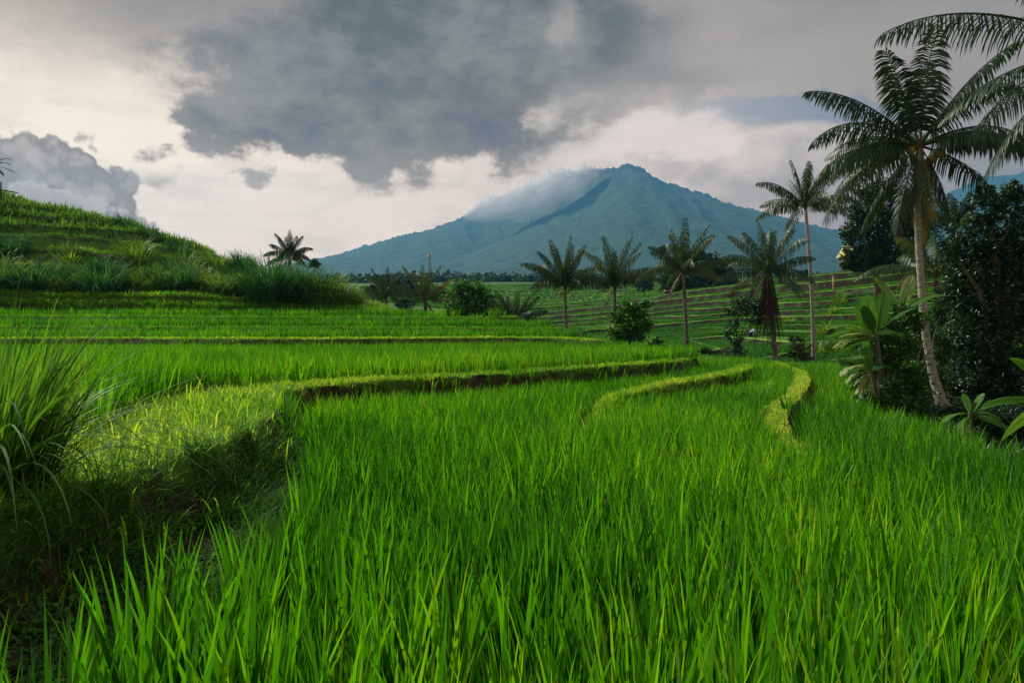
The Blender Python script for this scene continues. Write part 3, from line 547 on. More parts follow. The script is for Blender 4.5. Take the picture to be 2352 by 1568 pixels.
# ================================================================== PALMS, TREES, BANANAS, TUFTS
FROND = leafmat('palm_leaflet', [(0, (.012, .036, .018)), (.45, (.028, .072, .025)), (.75, (.07, .105, .032)), (.9, (.20, .16, .045)), (1, (.42, .24, .05))], .3, (1.2, 1.1, .5), .07, .42)
BARK = noisemat('palm_bark', [(.3, (.09, .088, .08)), (.5, (.25, .245, .225)), (.7, (.40, .39, .365))], 7, .9, .8, (1, 1, 3.2))
BARKD = noisemat('dark_palm_bark', [(.3, (.03, .028, .025)), (.5, (.09, .085, .075)), (.68, (.26, .25, .22))], 5, .9, .8, (1, 1, 2.4))
WOOD = noisemat('tree_bark', [(.3, (.03, .026, .02)), (.55, (.075, .062, .045)), (.75, (.13, .11, .085))], 14, .9, .8, (1, 1, .3))
FIBRE = noisemat('leaf_sheath_fibre', [(.3, (.03, .024, .014)), (.55, (.07, .055, .03)), (.75, (.10, .10, .04))], 14, .95, .5)
NUT = noisemat('coconut_husk', [(.3, (.10, .09, .02)), (.6, (.19, .15, .03)), (.8, (.26, .17, .05))], 8, .5, .2)
DEADM = leafmat('dead_frond', [(0, (.012, .010, .008)), (.5, (.03, .022, .015)), (1, (.09, .06, .035))], .15, (1, .9, .7), .02, .6)
UP = np.array((0, 0, 1.))
def frond(d0, L_, g, nl=44, ll=.55, lw=.045, hang=.35, tint=.4, start=(0, 0, 0), twist=0.0, n=16):
    """arching feather leaf: midrib curve under gravity and two combs of drooping leaflets"""
    d = np.array(d0, float); d /= np.linalg.norm(d); P = [np.array(start, float)]; T = []
    for i in range(n):
        T.append(d.copy()); P.append(P[-1] + d * L_ / n); d = d - UP * g * (.35 + 1.3 * i / n) / n * 1.3; d /= np.linalg.norm(d)
    T.append(d); P = np.array(P); T = np.array(T); mb = MB(); tt = np.linspace(0, 1, n + 1)
    mb.tube(P, np.interp(tt, [0, .15, 1], [.045, .03, .006]) * (L_ / 3.2) ** .7, 4, False, np.clip(tint + .28, 0, .86))
    h = np.cross(d0, UP); h = np.array((1, 0, 0.)) if np.linalg.norm(h) < .15 else h; h /= np.linalg.norm(h)
    if twist:
        a = np.array(d0, float) / np.linalg.norm(d0); h = h * math.cos(twist) + np.cross(a, h) * math.sin(twist)
    t = np.linspace(.14, 1, nl).repeat(2) + U(-.008, .008, nl * 2); t = np.clip(t, 0, 1); s = np.tile([1, -1], nl)
    pos = np.stack([np.interp(t, tt, P[:, k]) for k in range(3)], 1); tg = np.stack([np.interp(t, tt, T[:, k]) for k in range(3)], 1); tg /= np.linalg.norm(tg, axis=1)[:, None]
    sdv = h[None] - tg * (tg @ h)[:, None]; sdv /= np.linalg.norm(sdv, axis=1)[:, None]; nv = np.cross(sdv, tg)
    fw = np.interp(t, [0, .5, .9, 1], [.15, .38, .8, 2.0])[:, None] + U(-.12, .12, (nl * 2, 1)); lift = np.interp(t, [0, .5, 1], [.12, .04, .0])[:, None]
    D = sdv * s[:, None] + tg * fw + nv * lift * np.where(nv[:, 2:] >= 0, 1, -1) - UP * (hang * U(.5, 1.5, (nl * 2, 1))); D /= np.linalg.norm(D, axis=1)[:, None]
    l = ll * np.interp(t, [0, .2, .5, .8, 1], [.5, .85, 1, .75, .35]) * U(.85, 1.1, nl * 2) * (U(0, 1, nl * 2) > .03)
    D2 = D - UP * (hang * 1.3 + .15); D2 /= np.linalg.norm(D2, axis=1)[:, None]; D3 = D2 - UP * (hang * 1.2); D3 /= np.linalg.norm(D3, axis=1)[:, None]
    q1 = pos + D * (l * .4)[:, None]; q2 = q1 + D2 * (l * .35)[:, None]; q3 = q2 + D3 * (l * .25)[:, None]; w = tg * (lw / 2)
    V = np.stack([pos - w * .6, pos + w * .6, q1 - w, q1 + w, q2 - w * .8, q2 + w * .8, q3], 1); f = np.array([(0, 1, 3), (0, 3, 2), (2, 3, 5), (2, 5, 4), (4, 5, 6)])
    F_ = (f[None] + (np.arange(nl * 2) * 7)[:, None, None]).reshape(-1, 3)
    mb.put(V.reshape(-1, 3), F_, np.repeat(np.clip(tint + U(-.1, .1, nl * 2) + .12 * (t > .8) * (tint > .55), 0, 1), 7)); return mb
def trunk_curve(top, bow, n=22):
    t = np.linspace(0, 1, n); top = np.array(top, float); return top[None] * t[:, None] + np.array(bow)[None] * (np.sin(np.pi * t) * (1 - .3 * t))[:, None]
def palm(label, base, top, r0, r1, fr, bark=BARK, bow=(0, 0, 0), nl=40, ll=.5, lw=.045, nuts=0, group='coconut palms', name='palm_tree', rings=True, n=7, curve=None):
    """base and top are world points; fr = list of (direction, length, gravity, tint, hang)"""
    base = np.array(base, float); top = np.array(top, float) - base; t_ = thing(name, label, 'palm tree', base, group)
    P = trunk_curve(top, bow, 40) if curve is None else np.stack([np.interp(np.linspace(0, 1, 40), np.linspace(0, 1, len(curve)), np.array(curve)[:, k]) for k in range(3)], 1); P[0] -= UP * .25
    tt = np.linspace(0, 1, 40); rad = r1 + (r0 - r1) * np.exp(-tt * 9) + (r0 - r1) * .25 * (1 - tt)
    if rings: rad = rad * (1 + .05 * ((np.arange(40) % 2) * 2 - 1))
    mb = MB(); mb.tube(P, rad, 10); mb.build('trunk', bark, t_)
    for d, L_, g, ti, hg in fr:
        d = np.array(d, float); d /= np.linalg.norm(d)
        frond(d, L_, g, nl, ll * (.8 + .07 * L_), lw, hg, ti, start=P[-1] + d * r1 * 1.1, twist=rng.uniform(-.4, .4)).build('frond', FROND, t_)
    mb = MB(); mb.ball(P[-1], r1 * 1.25, 8, 6, .3, (1, 1, 1.9)); mb.build('crown_shaft', FIBRE, t_)
    for i in range(nuts):
        a = rng.uniform(0, 6.28); mb = MB(); mb.ball(P[-1] + np.array((math.cos(a) * (.3 + .12 * (i % 3)), math.sin(a) * .28 - .12, -.22 - .09 * (i % 4))), .105, 10, 8, .5, (1, 1, 1.18)); mb.build('coconut', NUT, t_)
    return t_
def crown(n, L_, g=(.85, 1.5), el=(86, -8), tint=(.1, .6), hang=(1.0, 1.8), old=2, seed=0, flat=1.0):
    q = np.random.default_rng(seed); o = []
    for i in range(n):
        f = (i + .5) / n; a = i * 2.39996 + q.uniform(-.25, .25); e = R(el[0] + (el[1] - el[0]) * f ** 1.1 + q.uniform(-7, 7))
        o.append(((math.cos(a) * math.cos(e), math.sin(a) * math.cos(e) * flat, math.sin(e)), L_ * q.uniform(.82, 1.08) * (.75 if f < .12 else 1), q.uniform(*g) * (.35 + .75 * f), q.uniform(*tint) + .1 * f, q.uniform(*hang)))
    for i in range(old):
        a = q.uniform(0, 6.28); o.append(((math.cos(a), math.sin(a), -1.2), L_ * q.uniform(.6, .8), 1.2, q.uniform(.7, .88), .9))
    return o
def ang(deg, depth=0.0): return (math.cos(R(deg)), depth, math.sin(R(deg)))
# --- the big coconut palm on the right
b6 = at(2168, 925, 19); t6 = at(2112, 335, 19); b6[2] = min(b6[2], ground(2168, 19)[2])
big = [(ang(152, -.1), 3.9, .95, .15, .35), (ang(133, .15), 3.9, .55, .12, .35), (ang(112, -.15), 3.5, .25, .18, .2), (ang(101, .2), 3.3, .2, .1, .2), (ang(87, -.1), 3.95, .2, .1, .2), (ang(78, .25), 3.6, .3, .08, .25),
    (ang(62, -.3), 3.6, .4, .3, .35), (ang(52, .1), 4.6, .9, .12, .4), (ang(26, .1), 4.2, .75, .12, .4), (ang(14, -.25), 4.1, .95, .22, .45), (ang(-12, .2), 3.3, .5, .12, .4), (ang(172, -.2), 3.5, 1.0, .42, .5), (ang(165, .5), 3.6, 1.1, .3, .5),
    (ang(196, -.25), 4.4, .75, .52, .45), (ang(228, .25), 3.0, .6, .3, .55), (ang(240, -.3), 3.1, .7, .2, .55), (ang(268, -.55), 2.9, .8, .72, .5), (ang(285, .3), 2.9, .6, .66, .6), (ang(276, .1), 3.4, .4, .78, .55), (ang(300, -.1), 2.3, .8, .5, .9),
    (ang(60, 1.2), 3.4, .7, .15, .4), (ang(130, 1.2), 3.4, .7, .15, .4), (ang(20, -1.1), 3.0, .9, .3, .45), (ang(170, 1.4), 3.2, 1.0, .2, .5)]
big = [(d_, l_ * (.86 if abs(d_[0]) > .45 else .76), g_ * 1.15 + .12, t_, h_ * 1.65 + .05) for d_, l_, g_, t_, h_ in big]
h6 = t6 - b6
palm('tall coconut palm with curved pale trunk and green coconuts rising from dark shrubs', b6, t6, .17, .088, big, BARK, nl=78, ll=.80, lw=.042, nuts=9, group='coconut palms around the paddies',
     curve=[(0, 0, 0), (-.30, 0, .13 * h6[2]), (-.50, 0, .28 * h6[2]), (-.62, 0, .45 * h6[2]), (-.70, 0, .62 * h6[2]), (-.74, 0, .8 * h6[2]), (h6[0], 0, h6[2])])
G = 'coconut palms around the paddies'
# --- palm beyond the right edge, its fronds reach into the picture
g7 = ground(2560, 15); t7 = at(2530, 105, 15)
palm('coconut palm whose long dark fronds hang in from the upper right corner', g7, t7, .3, .16, [(ang(157, .05), 4.7, .78, .1, .75), (ang(200, -.05), 3.4, .7, .2, .8), (ang(120, .3), 3.6, .4, .1, .3), (ang(80, .2), 3.6, .3, .1, .3), (ang(45, -.2), 3.8, .6, .1, .3),
    (ang(15, .3), 3.8, .8, .2, .4), (ang(-15, -.3), 3.4, .8, .3, .4), (ang(230, .9), 3.2, .8, .3, .5), (ang(0, 1.3), 3.6, .8, .2, .4), (ang(170, 1.6), 3.3, .8, .2, .4)], BARK, nl=85, ll=.85, lw=.036, group=G, bow=(.3, 0, 0))
# --- the row of palms at the valley edge
def rowpalm(label, bx, by, tx, ty, Y, Lpx, seed, bark=BARKD, nf=24, r=.12, old=2, **kw):
    bs = at(bx, by, Y); gz = ground(bx, Y)[2]; bs[2] = min(bs[2], gz); tp = at(tx, ty, Y); k = F / Y; r = r * .85
    ck = {q: kw.pop(q) for q in ('g', 'el', 'tint', 'hang') if q in kw}
    return palm(label, bs, tp, r * 1.5, r, crown(nf, Lpx / k, old=old, seed=seed, **ck), bark, nl=50, ll=.74, lw=.045, group=kw.pop('group', G), **kw)
rowpalm('dark trunked coconut palm at the end of the left terraces', 1302, 792, 1297, 660, 46, 112, 11, nuts=3, old=0, el=(86, 24), g=(1.0, 1.6), hang=(1.0, 1.8), tint=(.1, .6))
rowpalm('coconut palm with two big upright fronds rising behind the small leafy tree', 1413, 800, 1412, 662, 50, 118, 12, hang=(1.0, 1.8), old=1, el=(86, 24), g=(1.0, 1.6), tint=(.2, .65))
rowpalm('coconut palm with ragged upright fronds and one yellow hanging frond', 1580, 818, 1569, 622, 44, 112, 13, nf=20, old=1, r=.12, el=(86, 8), tint=(.2, .62))
p4 = rowpalm('coconut palm with a thick skirt of dead dark fronds round its trunk', 1782, 838, 1765, 625, 40, 122, 14, hang=(1.1, 1.9), old=1, r=.13, tint=(.2, .66))
P4h = at(1765, 625, 40) - np.array(p4.location)
for i in range(26):
    a = i * 2.4; s0 = P4h + np.array((math.cos(a) * .17, math.sin(a) * .17, -.1 - .045 * i))
    frond((math.cos(a) * .22, math.sin(a) * .22, -1), rng.uniform(2.2, 3.9), .3, 22, .34, .07, .8, rng.uniform(.0, .6), start=s0).build('dead_frond', DEADM, p4)
rowpalm('tall slender coconut palm with a pale straight trunk', 1869, 840, 1850, 476, 42, 118, 15, BARK, nf=20, old=0, el=(86, 8), r=.115, tint=(.12, .6), bow=(.12, 0, 0))
# --- smaller palms
rowpalm('lone coconut palm in silhouette on the crest behind the tall grass', 668, 660, 664, 588, 62, 55, 21, nf=20, old=1, r=.16, tint=(.0, .25))
rowpalm('tiny slim palm on the crest beside the lone palm', 723, 650, 722, 607, 95, 15, 22, nf=14, old=0, r=.10, tint=(.0, .2), group='small palms beyond the terraces')
rowpalm('short palm with spread grey fronds and upright spears beside the round tree', 979, 728, 976, 688, 62, 84, 23, nf=17, old=1, r=.2, tint=(.3, .78), el=(88, 5), g=(.7, 1.2), group='small palms beyond the terraces')
rowpalm('bushy low palm behind the end of the tall grass', 888, 724, 886, 680, 70, 66, 24, nf=18, old=0, r=.2, tint=(.15, .6), group='small palms beyond the terraces')
rowpalm('low drooping palm at the left end of the far trees', 846, 722, 845, 692, 84, 50, 25, nf=16, old=0, r=.2, tint=(.1, .5), el=(60, -10), group='small palms beyond the terraces')
rowpalm('young palm with fronds rising from the ground beside the round tree', 1180, 772, 1180, 742, 50, 82, 26, nf=17, old=0, r=.14, tint=(.1, .5), el=(85, 15), g=(.5, 1.0), group='small palms beyond the terraces')
rowpalm('palm with long arching olive fronds half hidden behind the big curved trunk', 2155, 900, 2150, 632, 30, 165, 27, nf=14, old=1, r=.13, tint=(.35, .62), el=(70, 5), g=(1.0, 1.5), hang=(.5, .8))
rowpalm('spiky palm top showing above the dark shrubs', 2195, 760, 2192, 515, 40, 70, 28, nf=12, old=0, r=.12, tint=(.05, .3), el=(85, 20))
# ---------------------------------------------------------------- trees and bushes
def treemat(name, a, b, c_, tr=.35, gl=.06): return leafmat(name, [(0, a), (.55, b), (1, c_)], tr, (1.1, 1.15, .5), gl, .35)
MGREEN = treemat('broad_leaf_green', (.022, .08, .016), (.055, .175, .024), (.14, .30, .03), .45)
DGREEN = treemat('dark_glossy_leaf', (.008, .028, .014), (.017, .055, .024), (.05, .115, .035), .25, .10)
BGREEN = treemat('shrub_leaf', (.014, .05, .014), (.03, .105, .022), (.09, .21, .03), .35)
BLUEG = treemat('hazed_far_leaf', (.010, .034, .020), (.022, .062, .030), (.055, .11, .04), .2, .03)  # leaf colour itself lightened to give distant crowns a hazy look
BROWN = treemat('dry_brush', (.012, .014, .010), (.03, .03, .018), (.06, .06, .03), .2, .02)
def tree(label, bx, Y, blobs, n, size, mat, name='tree', cat='tree', stem=True, group=None, by=None, asp=.55, tight=.2, trunk_r=None, sink=0.0, depth=1.0, stray=.06):
    bs = ground(bx, Y); k = F / Y
    if by is not None: bs[2] = min(bs[2], EYE + (HY - by) / k)
    t_ = thing(name, label, cat, bs, group); C_ = []; S_ = []
    W_ = np.array([b[2] * b[3] for b in blobs], float); W_ /= W_.sum(); cen = []
    for b, w in zip(blobs, W_):
        c0 = at(b[0], b[1], Y + (b[4] if len(b) > 4 else rng.uniform(-.3, .3) * b[2] / k)) - bs; cen.append(c0); rr = np.array((b[2], (b[2] + b[3]) / 2 * depth, b[3])) / k; m_ = max(8, int(n * w)); nc = max(5, m_ // 26)
        d = rng.normal(size=(nc, 3)); d /= np.linalg.norm(d, axis=1)[:, None]; cl = d * (U(.35, 1.02, (nc, 1)) ** .7); ci = rng.integers(0, nc, m_)
        pf = cl[ci] + rng.normal(size=(m_, 3)) * tight * U(.4, 1.3, (nc, 1))[ci]
        ns = max(2, int(nc * .35)); sp = rng.normal(size=(ns, 3)); sp[:, 2] = sp[:, 2] * .7 + .35; sp /= np.linalg.norm(sp, axis=1)[:, None]; si = rng.integers(0, ns, m_); out = U(0, 1, m_) < stray
        pf = np.where(out[:, None], sp[si] * U(.85, 1.5, (m_, 1)) + rng.normal(size=(m_, 3)) * .045, pf)          # sprays that break the outline
        C_.append(c0 + pf * rr); S_.append(np.clip(U(0, 1, nc)[ci] * .6 + U(0, .45, m_), 0, 1))
    C_ = np.concatenate(C_); S_ = np.concatenate(S_); C_[:, 2] = np.maximum(C_[:, 2], .04)
    mb = MB(); mb.put(*leaves(C_, size * U(.6, 1.25, len(C_)), S_, .45, asp)); mb.build('crown', mat, t_)
    if stem:
        hgt = max(c_[2] for c_ in cen); r = trunk_r or max(.05, hgt * .03); fk = np.array(cen).mean(0) * np.array((.5, .5, .45)); mb = MB()
        mb.tube([(0, 0, -.3), fk * .5 + np.array((r, 0, 0)), fk], [r * 1.5, r * 1.05, r * .9], 8)
        for c_ in cen: mb.tube([fk * .96, fk * .4 + c_ * .6 + rng.normal(size=3) * r, c_], [r * .75, r * .4, r * .12], 5)
        mb.build('trunk', WOOD, t_)
    return t_
tree('round leafy green tree at the end of the upper terraces', 1090, 58, [(1075, 668, 34, 26), (1108, 676, 24, 22), (1050, 692, 28, 26), (1085, 700, 46, 30), (1120, 706, 26, 30), (1060, 722, 36, 22), (1110, 730, 38, 20), (1138, 738, 18, 18), (1040, 722, 18, 18)], 9000, .30, MGREEN)
tree('small open leafy tree in front of the palm with upright fronds', 1440, 47, [(1445, 706, 22, 14), (1420, 728, 16, 14), (1464, 722, 22, 15), (1484, 703, 13, 9), (1440, 746, 34, 16), (1474, 748, 22, 14), (1412, 766, 16, 14), (1456, 774, 26, 12)], 3600, .27, MGREEN, tight=.3, stray=.16)
tree('dark rounded bush at the valley edge beside the second paddy', 1505, 43, [(1503, 800, 18, 15), (1512, 790, 12, 10), (1498, 808, 16, 10)], 1700, .20, DGREEN, 'bush', 'bush', False)
tree('low spreading bush at the foot of the thin grey palm', 1612, 43.5, [(1600, 811, 14, 7), (1622, 808, 16, 8)], 900, .18, BGREEN, 'bush', 'bush', False)
tree('thin dark shrub tree with spreading upper branches beside the working person', 1682, 41, [(1718, 698, 40, 16), (1748, 716, 26, 12), (1694, 716, 30, 12), (1730, 738, 24, 8), (1684, 752, 14, 14), (1690, 785, 10, 16), (1688, 815, 20, 18), (1708, 826, 20, 10), (1672, 770, 10, 10)], 3800, .16, DGREEN, tight=.32, stray=.2, trunk_r=.06)
tree('dark dry brushy stump between the two palm trunks', 1836, 41, [(1828, 796, 15, 22), (1842, 812, 20, 20), (1832, 778, 10, 12), (1855, 826, 14, 10)], 1500, .22, BROWN, 'bush', 'bush', asp=.16, tight=.35, stray=.3)
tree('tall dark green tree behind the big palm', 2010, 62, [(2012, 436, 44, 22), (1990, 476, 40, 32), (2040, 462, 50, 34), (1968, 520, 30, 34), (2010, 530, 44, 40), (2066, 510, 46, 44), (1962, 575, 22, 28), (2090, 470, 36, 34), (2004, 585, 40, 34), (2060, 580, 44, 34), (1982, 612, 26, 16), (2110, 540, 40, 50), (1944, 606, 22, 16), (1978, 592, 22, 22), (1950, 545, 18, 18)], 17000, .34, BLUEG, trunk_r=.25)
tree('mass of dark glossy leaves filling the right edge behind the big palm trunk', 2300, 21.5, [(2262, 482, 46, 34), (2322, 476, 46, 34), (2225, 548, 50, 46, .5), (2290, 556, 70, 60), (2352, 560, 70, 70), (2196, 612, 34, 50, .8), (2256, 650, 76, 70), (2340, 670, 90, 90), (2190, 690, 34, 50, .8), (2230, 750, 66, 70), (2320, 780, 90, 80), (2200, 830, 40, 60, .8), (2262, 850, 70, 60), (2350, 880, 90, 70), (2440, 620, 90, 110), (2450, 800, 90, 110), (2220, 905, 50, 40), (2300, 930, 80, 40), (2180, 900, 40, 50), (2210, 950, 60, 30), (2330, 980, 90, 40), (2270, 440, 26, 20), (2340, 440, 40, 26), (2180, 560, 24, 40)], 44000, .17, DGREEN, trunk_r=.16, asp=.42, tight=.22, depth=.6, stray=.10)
tree('green leafy thicket under the banana leaves at the paddy corner', 2060, 15.6, [(1990, 890, 34, 30), (1984, 862, 20, 24), (2004, 930, 40, 22), (2044, 940, 50, 26), (2110, 950, 60, 26, 2.0), (2180, 956, 40, 24, 4.6), (2160, 800, 30, 56, 5), (2160, 720, 24, 40, 5), (2040, 752, 40, 26), (2085, 738, 42, 34, 1.5), (2125, 770, 34, 50, 4.6), (2048, 800, 54, 42),
    (2105, 820, 44, 50, 4.4), (2020, 845, 44, 40), (2080, 865, 54, 44, .8), (2140, 880, 40, 50, 4.6), (2016, 895, 40, 26), (2085, 915, 54, 30, 1.0), (2150, 930, 44, 30, 4.6), (2010, 790, 20, 22)], 30000, .085, BGREEN, 'bush', 'bush', asp=.6, trunk_r=.05, depth=.45, stray=.12)
tree('dark flat topped tree on the crest behind the ragged palm', 1600, 138, [(1535, 574, 30, 9), (1600, 588, 42, 11), (1655, 600, 32, 8), (1560, 612, 40, 20), (1625, 625, 50, 26), (1680, 624, 24, 8), (1545, 650, 30, 24), (1600, 660, 50, 24), (1660, 660, 36, 24)], 9000, .8, BLUEG, trunk_r=.4)
fg = 'trees standing far off beyond the terraces'
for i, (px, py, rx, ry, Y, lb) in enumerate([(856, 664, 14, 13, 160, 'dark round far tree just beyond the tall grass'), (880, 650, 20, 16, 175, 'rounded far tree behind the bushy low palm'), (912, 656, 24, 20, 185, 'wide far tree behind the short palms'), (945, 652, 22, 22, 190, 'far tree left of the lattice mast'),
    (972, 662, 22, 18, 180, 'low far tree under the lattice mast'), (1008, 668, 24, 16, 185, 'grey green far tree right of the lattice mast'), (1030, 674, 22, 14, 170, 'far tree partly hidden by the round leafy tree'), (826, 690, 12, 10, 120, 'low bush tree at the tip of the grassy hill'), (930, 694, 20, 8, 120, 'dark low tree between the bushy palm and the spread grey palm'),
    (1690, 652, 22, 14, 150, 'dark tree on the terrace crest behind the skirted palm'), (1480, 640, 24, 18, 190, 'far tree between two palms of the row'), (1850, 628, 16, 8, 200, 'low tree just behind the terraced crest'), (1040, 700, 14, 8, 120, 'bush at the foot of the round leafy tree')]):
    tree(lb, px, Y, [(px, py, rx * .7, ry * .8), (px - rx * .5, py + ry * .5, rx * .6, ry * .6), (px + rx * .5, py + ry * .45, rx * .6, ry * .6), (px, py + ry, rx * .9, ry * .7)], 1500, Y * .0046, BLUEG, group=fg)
# far-off wood that reads as one mass
mb = MB(); n = 420
px = np.concatenate([U(760, 1260, 300), U(1400, 2300, 120)]); Yt = U(430, 700, n); hh = U(5, 13, n)
for a_, b_, h_ in zip(px, Yt, hh):
    x_ = (a_ - CX) / F * b_; z_ = EYE + (HY - 653) / F * b_ - 3; m_ = 34; d = rng.normal(size=(m_, 3)); d /= np.linalg.norm(d, axis=1)[:, None]
    mb.put(*leaves(np.array((x_, b_, z_ + h_ * .55)) + d * U(.3, 1, (m_, 1)) * np.array((h_ * .45, h_ * .45, h_ * .5)), U(2, 4.2, m_), U(0, 1, m_), .3, .8))
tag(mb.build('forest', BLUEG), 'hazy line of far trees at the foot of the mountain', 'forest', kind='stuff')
tree('low dark undergrowth bush behind the young banana plant', 2260, 13.5, [(2190, 948, 36, 22), (2240, 956, 44, 26), (2300, 968, 50, 30), (2350, 985, 44, 30), (2400, 990, 50, 36), (2270, 985, 50, 20)], 9000, .075, DGREEN, 'bush', 'bush', False, stray=.15, depth=.6, by=1010)
tree('small leafy shrub at the foot of the banana plants over the rice edge', 2040, 13.6, [(2020, 925, 34, 18), (2060, 930, 40, 24), (2090, 945, 40, 22), (1990, 915, 20, 14), (2050, 890, 24, 22)], 5200, .07, BGREEN, 'bush', 'bush', False, stray=.15, depth=.6, by=960)
mb = MB(); n = 60000; x = U(4.6, 24, n); y = U(4, 28, n); z, db, zn, fr, amt, hill, onb = land(x, y, True); k = (zn == 0) & inview(x, y, .85, 1); x, y, z = x[k], y[k], z[k]
mb.put(*leaves(np.stack([x, y, z + U(0, .22, len(x))], 1), U(.05, .16, len(x)), U(0, .8, len(x)), .5, .5)); q = U(0, 1, len(x)) < .6; x, y = x[q], y[q]; mb.put(*cover((x, y), .4, .016, 3, (.1, 1.0), (.4, 1.5), (-.2, .6)))
tag(mb.build('undergrowth', DGREEN), 'dark leafy undergrowth below the shrubs along the paddy edge', 'undergrowth', kind='stuff')
# ---------------------------------------------------------------- bananas
BAN = leafmat('banana_leaf', [(0, (.02, .065, .018)), (.5, (.05, .15, .03)), (.8, (.10, .23, .035)), (1, (.32, .37, .18))], .42, (1.15, 1.15, .45), .04, .5)
BSTEM = noisemat('banana_stem', [(.3, (.018, .02, .010)), (.5, (.05, .055, .022)), (.75, (.10, .085, .04))], 6, .6, .3, (1, 1, .25))
def banana_leaf(d0, L_, g, wd, tint, start, torn=.25, n=26, roll=0.0, fold=.25):
    d = np.array(d0, float); d /= np.linalg.norm(d); P = [np.array(start, float)]; T = []
    for i in range(n): T.append(d.copy()); P.append(P[-1] + d * L_ / n); d = d - UP * g * (.2 + 1.5 * i / n) / n * 1.3; d /= np.linalg.norm(d)
    T.append(d); P = np.array(P); T = np.array(T); h = np.cross(d0, UP); h = np.array((1., 0, 0)) if np.linalg.norm(h) < .15 else h; h /= np.linalg.norm(h)
    a = np.array(d0, float) / np.linalg.norm(d0); h = h * math.cos(roll) + np.cross(a, h) * math.sin(roll)
    mb = MB(); t = np.linspace(0, 1, n + 1); mb.tube(P, np.interp(t, [0, .2, 1], [.032, .02, .004]) * (L_ / 1.6), 5, False, min(tint + .22, .95)); wp = wd / 2 * np.interp(t, [0, .12, .2, .35, .7, .9, 1], [.03, .04, .62, .95, 1, .6, .05])
    for s in (1, -1):
        cut = 0.0; dr = 0.0
        for i in range(2, n):
            if rng.uniform() < torn: cut = rng.uniform(.0, .55); dr = rng.uniform(.0, .5)
            else: cut *= .3
            for_i = []
            for j, c_ in ((i, cut), (i + 1, 0.0)):
                sv = h - T[j] * (T[j] @ h); sv /= np.linalg.norm(sv); nv = np.cross(sv, T[j]); nv = nv if nv[2] >= 0 else -nv
                o1 = P[j] + sv * s * wp[j] * .5 + nv * wp[j] * fold * .5 + T[j] * wp[j] * .1; o2 = P[j] + sv * s * wp[j] * (1 - .15 * dr) + nv * wp[j] * (fold * .6 - dr * .7) + T[j] * wp[j] * .25
                if c_ > 0: o1 = o1 + T[j] * L_ / n * c_ * .4; o2 = o2 + T[j] * L_ / n * c_
                for_i += [P[j], o1, o2]
            mb.put(for_i, [(0, 1, 4, 3), (1, 2, 5, 4)] if s > 0 else [(0, 3, 4, 1), (1, 4, 5, 2)], np.clip(tint + rng.uniform(-.05, .05) + (.08 if cut else 0), 0, 1))
    return mb
def banana(label, bx, Y, cx_, cy_, lv, r=.09, group='banana plants', sc=1.0):
    bs = ground(bx, Y); tp = at(cx_, cy_, Y) - bs
    if tp[2] < .3: tp[2] = .3
    t_ = thing('banana_plant', label, 'banana plant', bs, group); mb = MB(); mb.tube([(0, 0, -.2), tp * .5 + np.array((r * .3, 0, 0)), tp], [r * 1.3, r, r * .6], 9); mb.build('stem', BSTEM, t_)
    for d, L_, g, wd, ti, ro, tn in lv: banana_leaf(d, L_ * sc, g, wd * sc, ti, tp - UP * .05, tn, roll=ro).build('leaf', BAN, t_)
    return t_
gB = 'banana plants by the dark shrubs'
banana('banana plant with broad upright green leaves and pale torn leaves pointing left', 2030, 14.6, 2012, 768, [(ang(112, -.3), 1.25, .15, .52, .55, 1.2, .0), (ang(75, .2), 1.3, .2, .5, .45, .9, .25), (ang(150, .1), 1.35, 1.0, .36, .75, .2, .5), (ang(172, -.3), 1.25, .35, .3, .95, .3, .7), (ang(186, -.2), 1.25, .35, .3, .98, .3, .8),
    (ang(160, .5), 1.2, .8, .36, .7, .2, .5), (ang(60, -.5), 1.2, .7, .45, .3, .3, .3), (ang(20, .5), 1.3, .9, .42, .4, .3, .5), (ang(195, .6), 1.1, .8, .4, .3, .4, .3), (ang(178, -.1), 1.3, .7, .36, .8, .2, .6), (ang(125, -.3), 1.2, .5, .42, .4, .8, .2)], .075, gB, .80)
banana('lower banana plant with a raised leaf and drooping tattered leaves over the rice edge', 2030, 14.2, 2000, 850, [(ang(105, -.2), .85, .1, .34, .5, 1.2, .05), (ang(150, -.2), 1.0, 1.6, .36, .85, .3, .7), (ang(205, -.2), .6, .5, .2, .95, .3, .4), (ang(222, -.3), .75, .4, .2, .9, .3, .2), (ang(232, .1), .85, .3, .2, .85, .3, .2),
    (ang(238, -.2), .95, .35, .22, .92, .3, .3), (ang(30, .5), .9, .9, .3, .3, .2, .3), (ang(245, -.5), 1.05, .4, .2, .8, .3, .3), (ang(175, -.2), .8, 1.2, .3, .9, .3, .6)], .06, gB, .82)
banana('banana plant with sunlit yellow green leaves behind the thicket', 2080, 17.5, 2070, 712, [(ang(70, .2), 1.5, .5, .42, .85, .5, .2), (ang(115, .2), 1.5, .5, .42, .8, .5, .2), (ang(40, -.2), 1.6, .9, .42, .6, .4, .3), (ang(145, -.2), 1.6, .9, .42, .45, .4, .3), (ang(90, -.6), 1.4, .4, .5, .35, .8, .1), (ang(10, .3), 1.5, 1.2, .4, .5, .3, .4), (ang(170, .4), 1.5, 1.2, .4, .4, .3, .4)], .08, gB, .74)
